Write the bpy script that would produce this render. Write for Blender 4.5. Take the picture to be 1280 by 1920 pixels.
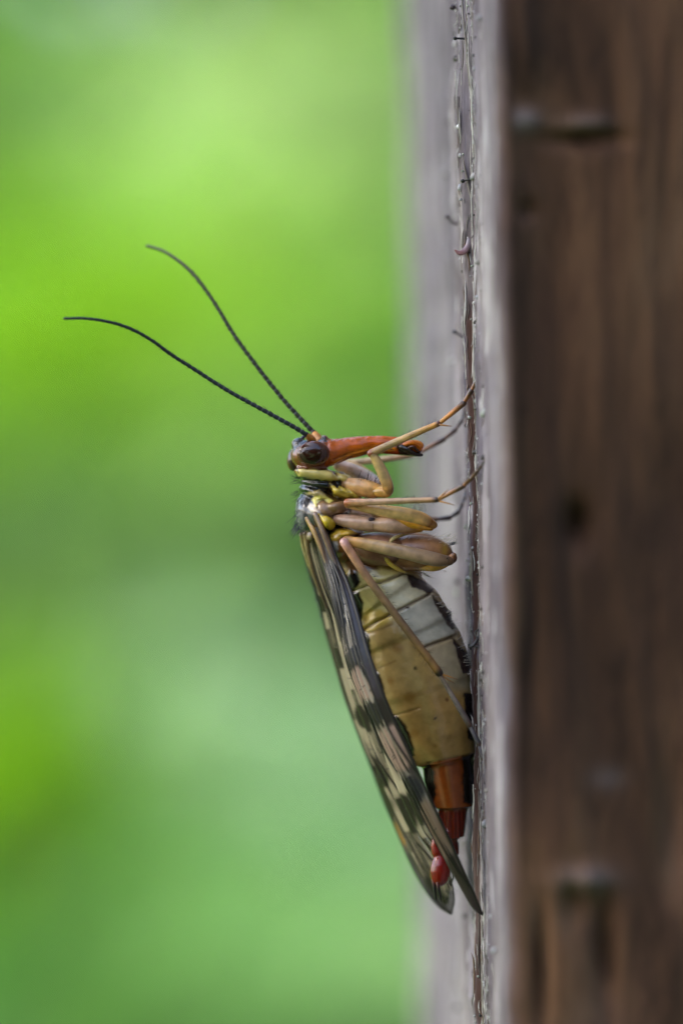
import bpy, math, random
import numpy as np
from mathutils import Vector, Matrix

# ------------------------------------------------------------------ scene, camera, light
# One Blender unit is one centimetre (scale_length 0.01): a macro picture 2.56 cm wide.
for o in list(bpy.data.objects): bpy.data.objects.remove(o)
SC = bpy.context.scene
COL = SC.collection
SC.unit_settings.system = 'METRIC'
SC.unit_settings.scale_length = 0.01
random.seed(7); RNG = np.random.default_rng(7)

DIST = 20.0                 # camera to plane of focus
PPC = 500.0                 # photograph pixels per centimetre in the plane of focus
cam = bpy.data.cameras.new('camera'); camo = bpy.data.objects.new('camera', cam); COL.objects.link(camo)
camo.location = (0, -DIST, 0); camo.rotation_euler = (math.radians(90), 0, 0)
cam.sensor_fit = 'HORIZONTAL'; cam.sensor_width = 24.0; cam.lens = 24.0 * DIST / 2.56
cam.clip_start = 0.5; cam.clip_end = 200000
cam.dof.use_dof = True; cam.dof.focus_distance = DIST - 0.01
APERTURE = 0.86             # diameter in cm
cam.dof.aperture_fstop = cam.lens * 1e-3 / APERTURE
SC.camera = camo

SUN_DIR = Vector((-0.66, -0.16, 0.70)).normalized()   # towards the sun
elev = math.asin(SUN_DIR.z); azim = math.atan2(SUN_DIR.x, SUN_DIR.y)
w = bpy.data.worlds.new('World'); SC.world = w; w.use_nodes = True
nt = w.node_tree; bg = nt.nodes['Background']; sky = nt.nodes.new('ShaderNodeTexSky')
sky.sky_type = 'NISHITA'; sky.sun_disc = False; sky.sun_elevation = elev; sky.sun_rotation = azim
sky.air_density = 1.0; sky.dust_density = 3.0; sky.ozone_density = 1.0
nt.links.new(sky.outputs[0], bg.inputs[0]); bg.inputs[1].default_value = 0.13
sl = bpy.data.lights.new('sun', 'SUN'); sl.energy = 1.3; sl.angle = math.radians(30); sl.color = (1.0, 0.95, 0.87)
so = bpy.data.objects.new('sun', sl); COL.objects.link(so)
so.rotation_euler = SUN_DIR.to_track_quat('Z', 'Y').to_euler()
so.location = (-200, 100, 300)

SC.view_settings.view_transform = 'Standard'; SC.view_settings.look = 'None'
SC.view_settings.gamma = 1.0; SC.view_settings.use_curve_mapping = False
SC.view_settings.exposure = 2.1
SC.render.engine = 'CYCLES'
SC.cycles.use_denoising = True
SC.cycles.max_bounces = 8; SC.cycles.transparent_max_bounces = 24
SC.cycles.caustics_reflective = False; SC.cycles.caustics_refractive = False
SC.cycles.sample_clamp_indirect = 4

# ------------------------------------------------------------------ helpers
def W(px, py, dy=0.0):
    """a point at depth dy behind the plane of focus, given where the photograph shows it"""
    s = (DIST + dy) / DIST
    return np.array(((px - 640) / PPC * s, dy, (960 - py) / PPC * s))

def to_px(V):
    s = DIST / (DIST + V[:, 1])
    return np.stack([640 + V[:, 0] * s * PPC, 960 - V[:, 2] * s * PPC], 1)

def lin(c):
    c = np.asarray(c, float) / 255.0
    return np.where(c <= 0.04045, c / 12.92, ((c + 0.055) / 1.055) ** 2.4)

def smooth(a, b, x):
    t = np.clip((x - a) / (b - a + 1e-12), 0, 1); return t * t * (3 - 2 * t)

def vnoise(x, y, seed=0):
    x = np.asarray(x, float); y = np.asarray(y, float)
    xi = np.floor(x).astype(np.int64); yi = np.floor(y).astype(np.int64)
    fx = x - xi; fy = y - yi
    fx = fx * fx * (3 - 2 * fx); fy = fy * fy * (3 - 2 * fy)
    def h(a, b):
        n = (a * 374761393 + b * 668265263 + seed * 974634777) & 0x7fffffff
        n = ((n ^ (n >> 13)) * 1274126177) & 0x7fffffff
        n = n ^ (n >> 16)
        return (n & 0xffff) / 65535.0
    return (h(xi, yi) * (1 - fx) + h(xi + 1, yi) * fx) * (1 - fy) + (h(xi, yi + 1) * (1 - fx) + h(xi + 1, yi + 1) * fx) * fy

def fbm(x, y, seed=0, oct=4):
    r = 0; a = 0.5; t = 0
    for k in range(oct):
        r = r + a * vnoise(x * 2 ** k, y * 2 ** k, seed + 17 * k); t += a; a *= 0.5
    return r / t

WLOC = {}
def put(o, parent=None, wl=(0, 0, 0)):
    COL.objects.link(o); WLOC[o.name] = Vector(wl)
    if parent is not None:
        o.parent = parent
        o.matrix_parent_inverse = Matrix.Translation(-WLOC[parent.name])
    o.location = wl
    return o

def tag(o, label=None, cat=None, group=None, kind=None):
    if label: o['label'] = label
    if cat: o['category'] = cat
    if group: o['group'] = group
    if kind: o['kind'] = kind
    return o

def empty(name, loc, parent=None):
    o = bpy.data.objects.new(name, None); o.empty_display_size = 0.05
    return put(o, parent, tuple(loc))

def mesh(name, V, F, cols=None, smooth_shade=True, attrs=None):
    me = bpy.data.meshes.new(name)
    V = np.asarray(V, float)
    me.from_pydata(V.tolist(), [], [tuple(int(i) for i in f) for f in F]); me.update()
    if smooth_shade: me.polygons.foreach_set('use_smooth', np.ones(len(me.polygons), bool))
    if cols is not None: set_cols(me, cols)
    for k, a in (attrs or {}).items():
        at = me.attributes.new(k, 'FLOAT', 'POINT'); at.data.foreach_set('value', np.asarray(a, np.float32))
    return me

def set_cols(me, cols, name='Col'):
    cols = np.asarray(cols, float)
    if cols.ndim == 1: cols = np.tile(cols, (len(me.vertices), 1))
    if cols.shape[1] == 3: cols = np.hstack([cols, np.ones((len(cols), 1))])
    a = me.color_attributes.new(name, 'FLOAT_COLOR', 'POINT')
    a.data.foreach_set('color', cols.astype(np.float32).ravel())

def obj(name, V, F, mat, parent=None, cols=None, origin=None, attrs=None, shade=True):
    V = np.asarray(V, float)
    if origin is not None: V = V - np.asarray(origin)
    me = mesh(name, V, F, cols, shade, attrs)
    me.materials.append(mat)
    o = bpy.data.objects.new(name, me)
    return put(o, parent, tuple(origin) if origin is not None else (0, 0, 0))

def resample(P, n, extra=None):
    """Catmull-Rom through P, n points evenly spaced; extra: values carried along"""
    P = np.asarray(P, float)
    E = np.hstack([P, np.asarray(extra, float).reshape(len(P), -1)]) if extra is not None else P
    Q = np.vstack([2 * E[0] - E[1], E, 2 * E[-1] - E[-2]])
    out = []
    m = 14
    for i in range(1, len(Q) - 2):
        t = np.linspace(0, 1, m, endpoint=False)[:, None]
        p0, p1, p2, p3 = Q[i - 1], Q[i], Q[i + 1], Q[i + 2]
        out.append(0.5 * (2 * p1 + (p2 - p0) * t + (2 * p0 - 5 * p1 + 4 * p2 - p3) * t ** 2 + (3 * p1 - p0 - 3 * p2 + p3) * t ** 3))
    out.append(Q[-2][None]); D = np.vstack(out)
    L = np.r_[0, np.cumsum(np.linalg.norm(np.diff(D[:, :3], axis=0), axis=1))]
    s = np.linspace(0, L[-1], n)
    R = np.stack([np.interp(s, L, D[:, k]) for k in range(D.shape[1])], 1)
    return R

def tube_mesh(P, R, seg=12, flat=1.0, cap=True):
    """P (n,3) world, R (n,) world radii; rounded ends; returns V, F, t, phi"""
    P = np.asarray(P, float); R = np.asarray(R, float)
    n = len(P)
    if cap:
        d0 = P[0] - P[1]; d0 /= np.linalg.norm(d0); d1 = P[-1] - P[-2]; d1 /= np.linalg.norm(d1)
        e0 = [(P[0] + d0 * R[0] * math.sin(a), R[0] * math.cos(a)) for a in (1.45, 1.1, 0.6)]
        e1 = [(P[-1] + d1 * R[-1] * math.sin(a), R[-1] * math.cos(a)) for a in (0.6, 1.1, 1.45)]
        t = np.r_[0, 0, 0, np.linspace(0, 1, n), 1, 1, 1]
        P = np.vstack([[p for p, _ in e0], P, [p for p, _ in e1]]); R = np.r_[[r for _, r in e0], R, [r for _, r in e1]]
    else:
        t = np.linspace(0, 1, n)
    n = len(P)
    T = np.gradient(P, axis=0); T /= np.linalg.norm(T, axis=1)[:, None] + 1e-12
    up = np.array((0.0, 1.0, 0.0))
    if abs(T[0] @ up) > 0.9: up = np.array((1.0, 0, 0))
    ph = 2 * math.pi * np.arange(seg) / seg
    cp = (flat * np.cos(ph))[:, None]; sp = np.sin(ph)[:, None]
    V = np.empty((n, seg, 3))
    for i in range(n):
        Ti = T[i]
        a = up - Ti * (up @ Ti); a = a / math.sqrt(a @ a)
        b = np.array((Ti[1] * a[2] - Ti[2] * a[1], Ti[2] * a[0] - Ti[0] * a[2], Ti[0] * a[1] - Ti[1] * a[0])); up = a
        V[i] = P[i] + R[i] * (cp * a + sp * b)
    V = V.reshape(-1, 3)
    k = np.arange(seg); k2 = (k + 1) % seg; o = (np.arange(n - 1) * seg)[:, None]
    F = np.stack([o + k, o + k2, o + seg + k2, o + seg + k], 2).reshape(-1, 4).tolist()
    F.append(tuple(range(seg - 1, -1, -1))); F.append(tuple((n - 1) * seg + k for k in range(seg)))
    return np.array(V), F, np.repeat(t, seg)

def tube(pts, rad, n=24, seg=12, flat=1.0):
    """pts: (px,py,dy) list, rad: radii in photograph pixels"""
    P = [W(*p) for p in pts]
    R = resample(P, n, np.asarray(rad, float) / PPC)
    return tube_mesh(R[:, :3], np.maximum(R[:, 3], 0.0006), seg, flat)

def merge(parts):
    V = []; F = []; C = []; o = 0
    for p in parts:
        V.append(p[0]); F += [tuple(i + o for i in f) for f in p[1]]
        if len(p) > 2: C.append(p[2])
        o += len(p[0])
    return (np.vstack(V), F, np.vstack(C)) if C else (np.vstack(V), F)

def ellipsoid(c, r, rot=0.0, n=20):
    """c (px,py,dy); r (px,px,px depth); rot in the picture plane (degrees, clockwise as seen)"""
    V = []; F = []
    m = 2 * n
    for i in range(n + 1):
        th = math.pi * (i + (0.02 if i == 0 else -0.02 if i == n else 0)) / n
        for k in range(m):
            ph = 2 * math.pi * k / m
            V.append((math.cos(th), math.sin(th) * math.cos(ph), math.sin(th) * math.sin(ph)))
    V = np.array(V) * np.array((r[0], r[1], r[2])) / PPC
    a = math.radians(rot)
    x = V[:, 0] * math.cos(a) - V[:, 1] * math.sin(a); z = -(V[:, 0] * math.sin(a) + V[:, 1] * math.cos(a))
    Vw = np.stack([x, V[:, 2], z], 1) + W(*c)
    for i in range(n):
        for k in range(m):
            k2 = (k + 1) % m
            F.append((i * m + k, i * m + k2, (i + 1) * m + k2, (i + 1) * m + k))
    F.append(tuple(range(m))); F.append(tuple(n * m + k for k in range(m - 1, -1, -1)))
    return Vw, F

def loft(sections, dy, n=60, seg=40):
    """sections: (px,py,half width, half depth); path lies in the picture plane at depth dy"""
    S = np.asarray(sections, float)
    P = np.array([W(a, b, dy) for a, b in S[:, :2]])
    L = np.r_[0, np.cumsum(np.linalg.norm(np.diff(P, axis=0), axis=1))]
    s = np.linspace(0, L[-1], n)
    R = np.stack([np.interp(s, L, v) for v in (P[:, 0], P[:, 2], S[:, 2] / PPC, S[:, 3] / PPC)], 1)
    k = np.array((0.25, 0.5, 0.25))
    R[1:-1, :2] = sum(k[j] * R[j:len(R) - 2 + j, :2] for j in range(3))
    T = np.gradient(R[:, :2], axis=0)
    for _ in range(6): T[1:-1] = (T[:-2] + 2 * T[1:-1] + T[2:]) / 4
    T /= np.linalg.norm(T, axis=1)[:, None]
    V = []
    for i in range(n):
        nx, nz = T[i, 1], -T[i, 0]
        for q in range(seg):
            ph = 2 * math.pi * q / seg
            c, d = math.cos(ph), math.sin(ph)
            V.append((R[i, 0] + nx * R[i, 2] * c, dy + R[i, 3] * d, R[i, 1] + nz * R[i, 2] * c))
    F = []
    for i in range(n - 1):
        for q in range(seg):
            q2 = (q + 1) % seg
            F.append((i * seg + q, i * seg + q2, (i + 1) * seg + q2, (i + 1) * seg + q))
    F.append(tuple(range(seg - 1, -1, -1))); F.append(tuple((n - 1) * seg + q for q in range(seg)))
    return np.array(V), F

def seg_dist(p, poly, closed):
    poly = np.asarray(poly, float); m = len(poly)
    d = np.full(len(p), 1e9)
    for i in range(m if closed else m - 1):
        a = poly[i]; b = poly[(i + 1) % m]; ab = b - a
        t = np.clip(((p - a) @ ab) / (ab @ ab + 1e-9), 0, 1)
        d = np.minimum(d, np.linalg.norm(p - (a + t[:, None] * ab), axis=1))
    return d

def in_poly(p, poly):
    """signed distance, negative inside"""
    poly = np.asarray(poly, float); m = len(poly); ins = np.zeros(len(p), bool)
    for i in range(m):
        a = poly[i]; b = poly[(i + 1) % m]
        c = ((a[1] > p[:, 1]) != (b[1] > p[:, 1]))
        x = (b[0] - a[0]) * (p[:, 1] - a[1]) / (b[1] - a[1] + 1e-9) + a[0]
        ins ^= c & (p[:, 0] < x)
    return np.where(ins, -1, 1) * seg_dist(p, poly, True)

# ------------------------------------------------------------------ materials
def new_mat(name):
    m = bpy.data.materials.new(name); m.use_nodes = True
    return m, m.node_tree, m.node_tree.nodes['Principled BSDF']

def N(t, kind, **kw):
    n = t.nodes.new(kind)
    for k, v in kw.items(): setattr(n, k, v)
    return n

def chitin(name, rough=0.35, sss=0.15, coat=0.2, bump=0.15, bscale=90, vary=0.35, rad=0.02, spec=0.5):
    m, t, b = new_mat(name)
    at = N(t, 'ShaderNodeAttribute', attribute_name='Col')
    tc = N(t, 'ShaderNodeTexCoord')
    n1 = N(t, 'ShaderNodeTexNoise'); n1.inputs['Scale'].default_value = 28; n1.inputs['Detail'].default_value = 5
    t.links.new(tc.outputs['Object'], n1.inputs['Vector'])
    mr = N(t, 'ShaderNodeMapRange'); mr.inputs[1].default_value = 0.3; mr.inputs[2].default_value = 0.7
    mr.inputs[3].default_value = 1 - vary; mr.inputs[4].default_value = 1 + vary * 0.5
    t.links.new(n1.outputs['Fac'], mr.inputs[0])
    mx = N(t, 'ShaderNodeMix', data_type='RGBA', blend_type='MULTIPLY'); mx.inputs[0].default_value = 1
    t.links.new(at.outputs['Color'], mx.inputs[6]); t.links.new(mr.outputs[0], mx.inputs[7])
    t.links.new(mx.outputs[2], b.inputs['Base Color'])
    n2 = N(t, 'ShaderNodeTexNoise'); n2.inputs['Scale'].default_value = bscale; n2.inputs['Detail'].default_value = 3
    t.links.new(tc.outputs['Object'], n2.inputs['Vector'])
    bp = N(t, 'ShaderNodeBump'); bp.inputs['Strength'].default_value = bump; bp.inputs['Distance'].default_value = 0.004
    t.links.new(n2.outputs['Fac'], bp.inputs['Height']); t.links.new(bp.outputs[0], b.inputs['Normal'])
    b.inputs['Roughness'].default_value = rough
    b.inputs['Subsurface Weight'].default_value = sss
    b.inputs['Subsurface Radius'].default_value = (1.0, 0.8, 0.5); b.inputs['Subsurface Scale'].default_value = rad
    b.inputs['Coat Weight'].default_value = coat; b.inputs['Coat Roughness'].default_value = 0.10
    b.inputs['Specular IOR Level'].default_value = spec
    return m

M_BODY = chitin('body cuticle', 0.26, 0.2, 0.5, 0.08, 110, 0.2, 0.025, 0.6)
M_LEG = chitin('leg cuticle', 0.3, 0.22, 0.4, 0.22, 150, 0.4, 0.015, 0.6)
M_DARK = chitin('dark cuticle', 0.4, 0.0, 0.2, 0.4, 200, 0.3)
M_RED = chitin('red cuticle', 0.2, 0.05, 0.4, 0.2, 120, 0.35, 0.02, 0.4)
M_HAIR = chitin('bristle', 0.45, 0.0, 0.0, 0.0, 50, 0.1)
M_VEIN = chitin('wing vein', 0.4, 0.0, 0.1, 0.0, 50, 0.2)

def eye_mat():
    m, t, b = new_mat('compound eye')
    at = N(t, 'ShaderNodeAttribute', attribute_name='Col')
    t.links.new(at.outputs['Color'], b.inputs['Base Color'])
    tc = N(t, 'ShaderNodeTexCoord')
    v = N(t, 'ShaderNodeTexVoronoi'); v.inputs['Scale'].default_value = 260
    t.links.new(tc.outputs['Object'], v.inputs['Vector'])
    bp = N(t, 'ShaderNodeBump'); bp.inputs['Strength'].default_value = 0.12; bp.inputs['Distance'].default_value = 0.001
    t.links.new(v.outputs['Distance'], bp.inputs['Height']); t.links.new(bp.outputs[0], b.inputs['Normal'])
    b.inputs['Roughness'].default_value = 0.12; b.inputs['Coat Weight'].default_value = 0.4; b.inputs['Coat Roughness'].default_value = 0.08
    return m
M_EYE = eye_mat()

def wing_mat():
    m, t, b = new_mat('wing membrane')
    at = N(t, 'ShaderNodeAttribute', attribute_name='Col')
    t.links.new(at.outputs['Color'], b.inputs['Base Color'])
    tc = N(t, 'ShaderNodeTexCoord')
    n2 = N(t, 'ShaderNodeTexNoise'); n2.inputs['Scale'].default_value = 60; n2.inputs['Detail'].default_value = 4
    t.links.new(tc.outputs['Object'], n2.inputs['Vector'])
    bp = N(t, 'ShaderNodeBump'); bp.inputs['Strength'].default_value = 0.25; bp.inputs['Distance'].default_value = 0.006
    t.links.new(n2.outputs['Fac'], bp.inputs['Height']); t.links.new(bp.outputs[0], b.inputs['Normal'])
    t.links.new(at.outputs['Alpha'], b.inputs['Alpha'])
    b.inputs['Roughness'].default_value = 0.28; b.inputs['Coat Weight'].default_value = 0.3; b.inputs['Coat Roughness'].default_value = 0.15
    tr = N(t, 'ShaderNodeBsdfTranslucent'); t.links.new(at.outputs['Color'], tr.inputs[0])
    return m
M_WING = wing_mat()

def leaf_mat(name, trans=0.45):
    m, t, b = new_mat(name)
    at = N(t, 'ShaderNodeAttribute', attribute_name='Col')
    t.links.new(at.outputs['Color'], b.inputs['Base Color'])
    b.inputs['Roughness'].default_value = 0.55
    tr = N(t, 'ShaderNodeBsdfTranslucent'); t.links.new(at.outputs['Color'], tr.inputs[0])
    mx = N(t, 'ShaderNodeMixShader'); mx.inputs[0].default_value = trans
    t.links.new(b.outputs[0], mx.inputs[1]); t.links.new(tr.outputs[0], mx.inputs[2])
    t.links.new(mx.outputs[0], t.nodes['Material Output'].inputs[0])
    return m
M_LEAF = leaf_mat('leaves'); M_GRASS = leaf_mat('grass blades', 0.4)

def soil_mat():
    m, t, b = new_mat('meadow soil')
    tc = N(t, 'ShaderNodeTexCoord')
    n = N(t, 'ShaderNodeTexNoise'); n.inputs['Scale'].default_value = 0.03; n.inputs['Detail'].default_value = 8
    t.links.new(tc.outputs['Object'], n.inputs['Vector'])
    r = N(t, 'ShaderNodeValToRGB'); r.color_ramp.elements[0].position = 0.35; r.color_ramp.elements[1].position = 0.65
    r.color_ramp.elements[0].color = (0.035, 0.07, 0.015, 1); r.color_ramp.elements[1].color = (0.07, 0.13, 0.025, 1)
    t.links.new(n.outputs['Fac'], r.inputs[0]); t.links.new(r.outputs[0], b.inputs['Base Color'])
    b.inputs['Roughness'].default_value = 0.95
    return m

def wood_mat():
    m, t, b = new_mat('weathered wood')
    tc = N(t, 'ShaderNodeTexCoord')
    def noise(sx, sz, detail, rough=0.6, dist=0.0):
        mp = N(t, 'ShaderNodeMapping'); mp.inputs['Scale'].default_value = (sx, sx, sz)
        t.links.new(tc.outputs['Object'], mp.inputs[0])
        n = N(t, 'ShaderNodeTexNoise'); n.inputs['Scale'].default_value = 1.0; n.inputs['Detail'].default_value = detail
        n.inputs['Roughness'].default_value = rough; n.inputs['Distortion'].default_value = dist
        t.links.new(mp.outputs[0], n.inputs['Vector']); return n.outputs['Fac']
    def ramp(src, stops):
        r = N(t, 'ShaderNodeValToRGB'); e = r.color_ramp.elements
        while len(e) < len(stops): e.new(0.5)
        for q, (p, c) in zip(e, stops): q.position = p; q.color = (*c, 1)
        t.links.new(src, r.inputs[0]); return r.outputs[0]
    def mix(f, a, c, blend='MIX'):
        x = N(t, 'ShaderNodeMix', data_type='RGBA', blend_type=blend)
        if isinstance(f, (int, float)): x.inputs[0].default_value = f
        else: t.links.new(f, x.inputs[0])
        t.links.new(a, x.inputs[6]); t.links.new(c, x.inputs[7]); return x.outputs[2]
    grey = ramp(noise(7, 1.1, 6, 0.65, 0.4), [(0.28, tuple(lin((96, 84, 84)))), (0.45, tuple(lin((148, 139, 143)))), (0.6, tuple(lin((186, 178, 180)))), (0.74, tuple(lin((222, 217, 214))))])
    tan = ramp(noise(16, 2.2, 5, 0.7), [(0.45, (1, 1, 1)), (0.62, tuple(lin((206, 198, 186)))), (0.78, tuple(lin((150, 116, 98))))])
    grey = mix(0.75, grey, tan, 'MULTIPLY')
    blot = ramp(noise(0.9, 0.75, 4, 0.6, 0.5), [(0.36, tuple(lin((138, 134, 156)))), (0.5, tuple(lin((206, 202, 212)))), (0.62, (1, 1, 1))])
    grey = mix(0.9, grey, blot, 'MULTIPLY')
    brown = ramp(noise(2.4, 0.6, 5, 0.55, 0.8), [(0.3, tuple(lin((60, 38, 25)))), (0.45, tuple(lin((86, 58, 39)))), (0.56, tuple(lin((110, 78, 54)))), (0.72, tuple(lin((132, 100, 78))))])
    mauve = ramp(noise(1.6, 0.5, 4, 0.6), [(0.5, (1, 1, 1)), (0.72, tuple(lin((205, 190, 214))))])
    brown = mix(0.8, brown, mauve, 'MULTIPLY')
    crk = ramp(noise(6.5, 1.5, 5, 0.7, 1.2), [(0.36, tuple(lin((128, 116, 110)))), (0.5, (1, 1, 1)), (0.66, (1, 1, 1)), (0.76, tuple(lin((255, 255, 255))))])
    brown = mix(0.5, brown, crk, 'MULTIPLY')
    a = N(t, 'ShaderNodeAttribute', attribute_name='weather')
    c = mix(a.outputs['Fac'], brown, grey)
    s = N(t, 'ShaderNodeAttribute', attribute_name='stain')
    dark = N(t, 'ShaderNodeRGB'); dark.outputs[0].default_value = (*lin((66, 36, 22)), 1)
    c = mix(s.outputs['Fac'], c, dark.outputs[0])
    p = N(t, 'ShaderNodeAttribute', attribute_name='pale')
    pl = N(t, 'ShaderNodeRGB'); pl.outputs[0].default_value = (*lin((188, 182, 186)), 1)
    c = mix(p.outputs['Fac'], c, pl.outputs[0])
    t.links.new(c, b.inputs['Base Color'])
    b.inputs['Roughness'].default_value = 0.8; b.inputs['Specular IOR Level'].default_value = 0.3
    bp = N(t, 'ShaderNodeBump'); bp.inputs['Strength'].default_value = 0.6; bp.inputs['Distance'].default_value = 0.012
    t.links.new(noise(70, 6, 5, 0.7), bp.inputs['Height']); t.links.new(bp.outputs[0], b.inputs['Normal'])
    return m
M_WOOD = wood_mat()

# ------------------------------------------------------------------ the setting: ground
GZ = -75.0
g = []
n = 60
xs = np.sign(np.linspace(-1, 1, n)) * np.abs(np.linspace(-1, 1, n)) ** 3 * 40000
X, Y = np.meshgrid(xs, xs)
Zg = GZ + (fbm(X / 60 + 50, Y / 60 + 50, 3) - 0.5) * 6
Vg = np.stack([X.ravel(), Y.ravel(), Zg.ravel()], 1)
Fg = [(j * n + i, j * n + i + 1, (j + 1) * n + i + 1, (j + 1) * n + i) for j in range(n - 1) for i in range(n - 1)]
tag(obj('ground', Vg, Fg, soil_mat()), 'green meadow ground', None, None, 'structure')

# ------------------------------------------------------------------ wooden post
TILT = 0.0155
PROF_Y = np.array((-1.1, 0.0, 5.0)); PROF_X = np.array((0.575, 0.508, 0.355))
def post_x(y, z):
    return np.interp(y, PROF_Y, PROF_X) - TILT * z

def wood_h(y, z):
    """height of the weathered grain on the face the insect sits on (towards -X)"""
    h = (fbm(y * 9 + 3, z * 0.9, 11, 4) - 0.5) * 0.035 + (fbm(y * 45, z * 3.5, 12, 3) - 0.5) * 0.014
    h = h + (fbm(y * 90, z * 22, 13, 2) - 0.5) * 0.006
    edge = 0.02 + 0.05 * (fbm(z * 0.9 + 5, z * 0 + 2, 14, 4) - 0.5)
    edge2 = 0.12 + 0.07 * (fbm(z * 1.3 + 9, z * 0 + 7, 15, 4) - 0.5)
    step = smooth(-0.012, 0.012, y - edge)                       # a raised strip of grain ends here
    fray = 0.6 + 0.8 * fbm(z * 7, z * 0 + 1, 16, 4)
    h = h + 0.03 * step * fray * (0.7 + 0.5 * fbm(z * 1.1, y * 0 + 4, 19, 2))
    groove = np.exp(-((y - edge2) / 0.03) ** 2) * (0.01 + 0.03 * smooth(0.4, 0.7, fbm(z * 0.7 + 3, z * 0, 17, 3)))
    return h - groove

ys = np.unique(np.round(np.concatenate([np.linspace(5.0, 0.9, 50), np.linspace(0.9, -0.5, 175), np.linspace(-0.5, -1.02, 24)]), 4))[::-1]
zf = np.arange(-2.7, 2.7, 0.0095)
zs = np.concatenate([np.linspace(-78, -3.2, 30), zf, np.linspace(2.9, 34, 16)])
prof = []       # (x, y, nx, ny, weather, face)
r = 0.5
prof = []
for a in np.linspace(0, 1, 8)[:-1]:
    th = math.pi / 2 * a                 # from back face to left face
    prof.append((0.355 + r - r * math.sin(th), 5.0 + r * math.cos(th), -math.sin(th), math.cos(th), 1, 0))
for y in ys:
    prof.append((float(np.interp(y, PROF_Y, PROF_X)), float(y), -1, 0, 1, 1))
x0 = float(np.interp(-1.02, PROF_Y, PROF_X)); rc = 0.05
for a in np.linspace(0, 1, 8)[1:]:
    th = math.pi / 2 * a
    prof.append((x0 + rc - rc * math.cos(th), -1.02 - rc * math.sin(th), -math.cos(th), -math.sin(th), 1 - a, 2))
for x in np.concatenate([np.linspace(x0 + rc + 0.015, 2.0, 95), np.linspace(2.06, 5.2, 26)]):
    bow = 0.11 * max(0, x - 1.15) ** 2
    prof.append((float(x), -1.02 - rc + bow, 0.15 * max(0, x - 1.15), -1, 0, 3))
for y in (-0.2 + 1.5, 3.0, 5.5): prof.append((5.45, y, 1, 0, 0.5, 4))
prof.append((3.0, 5.5, 0, 1, 0.5, 4))
PR = np.array(prof); nc = len(PR); nr = len(zs)
Yc = np.tile(PR[:, 1], (nr, 1)); Xc = np.tile(PR[:, 0], (nr, 1)); Zc = np.tile(zs[:, None], (1, nc))
face = np.tile(PR[:, 5], (nr, 1))
hA = wood_h(Yc, Zc)
nb = np.clip((Yc + 1.02) / 0.25, 0.25, 1)
hA = hA * np.where(face == 1, nb, 0.35)
sB = Xc + np.where(face == 2, 0, 0)
wav = sB + 0.12 * (fbm(sB * 1.2, Zc * 0.8, 23, 3) - 0.5)
hB = (fbm(wav * 2.6, Zc * 0.5, 21, 3) - 0.5) * 0.14 + (fbm(wav * 9, Zc * 1.6, 22, 4) - 0.5) * 0.04
def spot(cx, cy, rx, ry):
    s = (DIST - 1.05) / DIST
    return np.exp(-(((Xc - (cx - 640) / PPC * s) / (rx / PPC)) ** 2 + ((Zc - (960 - cy) / PPC * s) / (ry / PPC)) ** 2))
dentB = (spot(1085, 985, 22, 40) * 0.09 + spot(1110, 262, 60, 16) * 0.05 + spot(950, 262, 22, 26) * 0.03 + spot(1120, 1790, 20, 90) * 0.08
         + spot(1000, 1830, 16, 110) * 0.08 + spot(1065, 1690, 24, 60) * 0.06 + spot(1250, 1560, 30, 120) * 0.06 + spot(985, 395, 26, 20) * 0.04)
bumpB = (spot(992, 225, 34, 24) * 0.03 + spot(1105, 232, 40, 18) * 0.025 + spot(1085, 1650, 46, 26) * 0.05 + spot(1000, 90, 26, 90) * 0.04)
hB = hB - dentB + bumpB
nzb = np.clip((Xc - x0) / 0.12, 0.0, 1)
h = np.where(face == 1, hA, np.where(face == 3, hB * nzb, (fbm(Zc * 2, Yc * 3 + Xc * 3, 31, 3) - 0.5) * 0.02 + 0.004))
h = np.where(face == 0, (fbm(Yc * 4, Zc * 0.8, 11, 3) - 0.5) * 0.05, h)
corner = (fbm(Zc * 3.2, Zc * 0 + 3, 41, 4) - 0.5) * 0.03
h = h + np.where((face == 2), corner, 0) + np.where(face == 1, corner * np.exp(-((Yc + 1.02) / 0.12) ** 2), 0) + np.where(face == 3, corner * np.exp(-((Xc - x0 - rc) / 0.06) ** 2), 0)
nx = np.tile(PR[:, 2], (nr, 1)); ny = np.tile(PR[:, 3], (nr, 1))
PX = Xc + nx * h - TILT * Zc; PY = Yc + ny * h
Vp = np.stack([PX.ravel(), PY.ravel(), Zc.ravel()], 1)
Fp = [(j * nc + i, j * nc + (i + 1) % nc, (j + 1) * nc + (i + 1) % nc, (j + 1) * nc + i) for j in range(nr - 1) for i in range(nc)]
Fp.append(tuple(range(nc - 1, -1, -1))); Fp.append(tuple((nr - 1) * nc + k for k in range(nc)))
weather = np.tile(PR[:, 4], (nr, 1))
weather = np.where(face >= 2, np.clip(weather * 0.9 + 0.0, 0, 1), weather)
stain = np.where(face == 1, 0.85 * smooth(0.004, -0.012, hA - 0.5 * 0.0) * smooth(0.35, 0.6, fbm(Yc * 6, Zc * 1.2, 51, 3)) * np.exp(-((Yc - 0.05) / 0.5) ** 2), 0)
edgeA = 0.02 + 0.05 * (fbm(Zc * 0.9 + 5, Zc * 0 + 2, 14, 4) - 0.5)
stain = np.maximum(stain, np.where(face == 1, np.exp(-((Yc - edgeA) / 0.022) ** 2) * smooth(0.42, 0.6, fbm(Zc * 0.8 + 1, Zc * 0 + 6, 55, 3)) * 0.9, 0))
pale = np.where(face == 3, 0.26 * spot(992, 225, 26, 20) + 0.12 * spot(1105, 232, 40, 16) + 0.16 * spot(1085, 1650, 50, 24) + 0.10 * spot(1130, 1460, 30, 20), 0)
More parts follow.
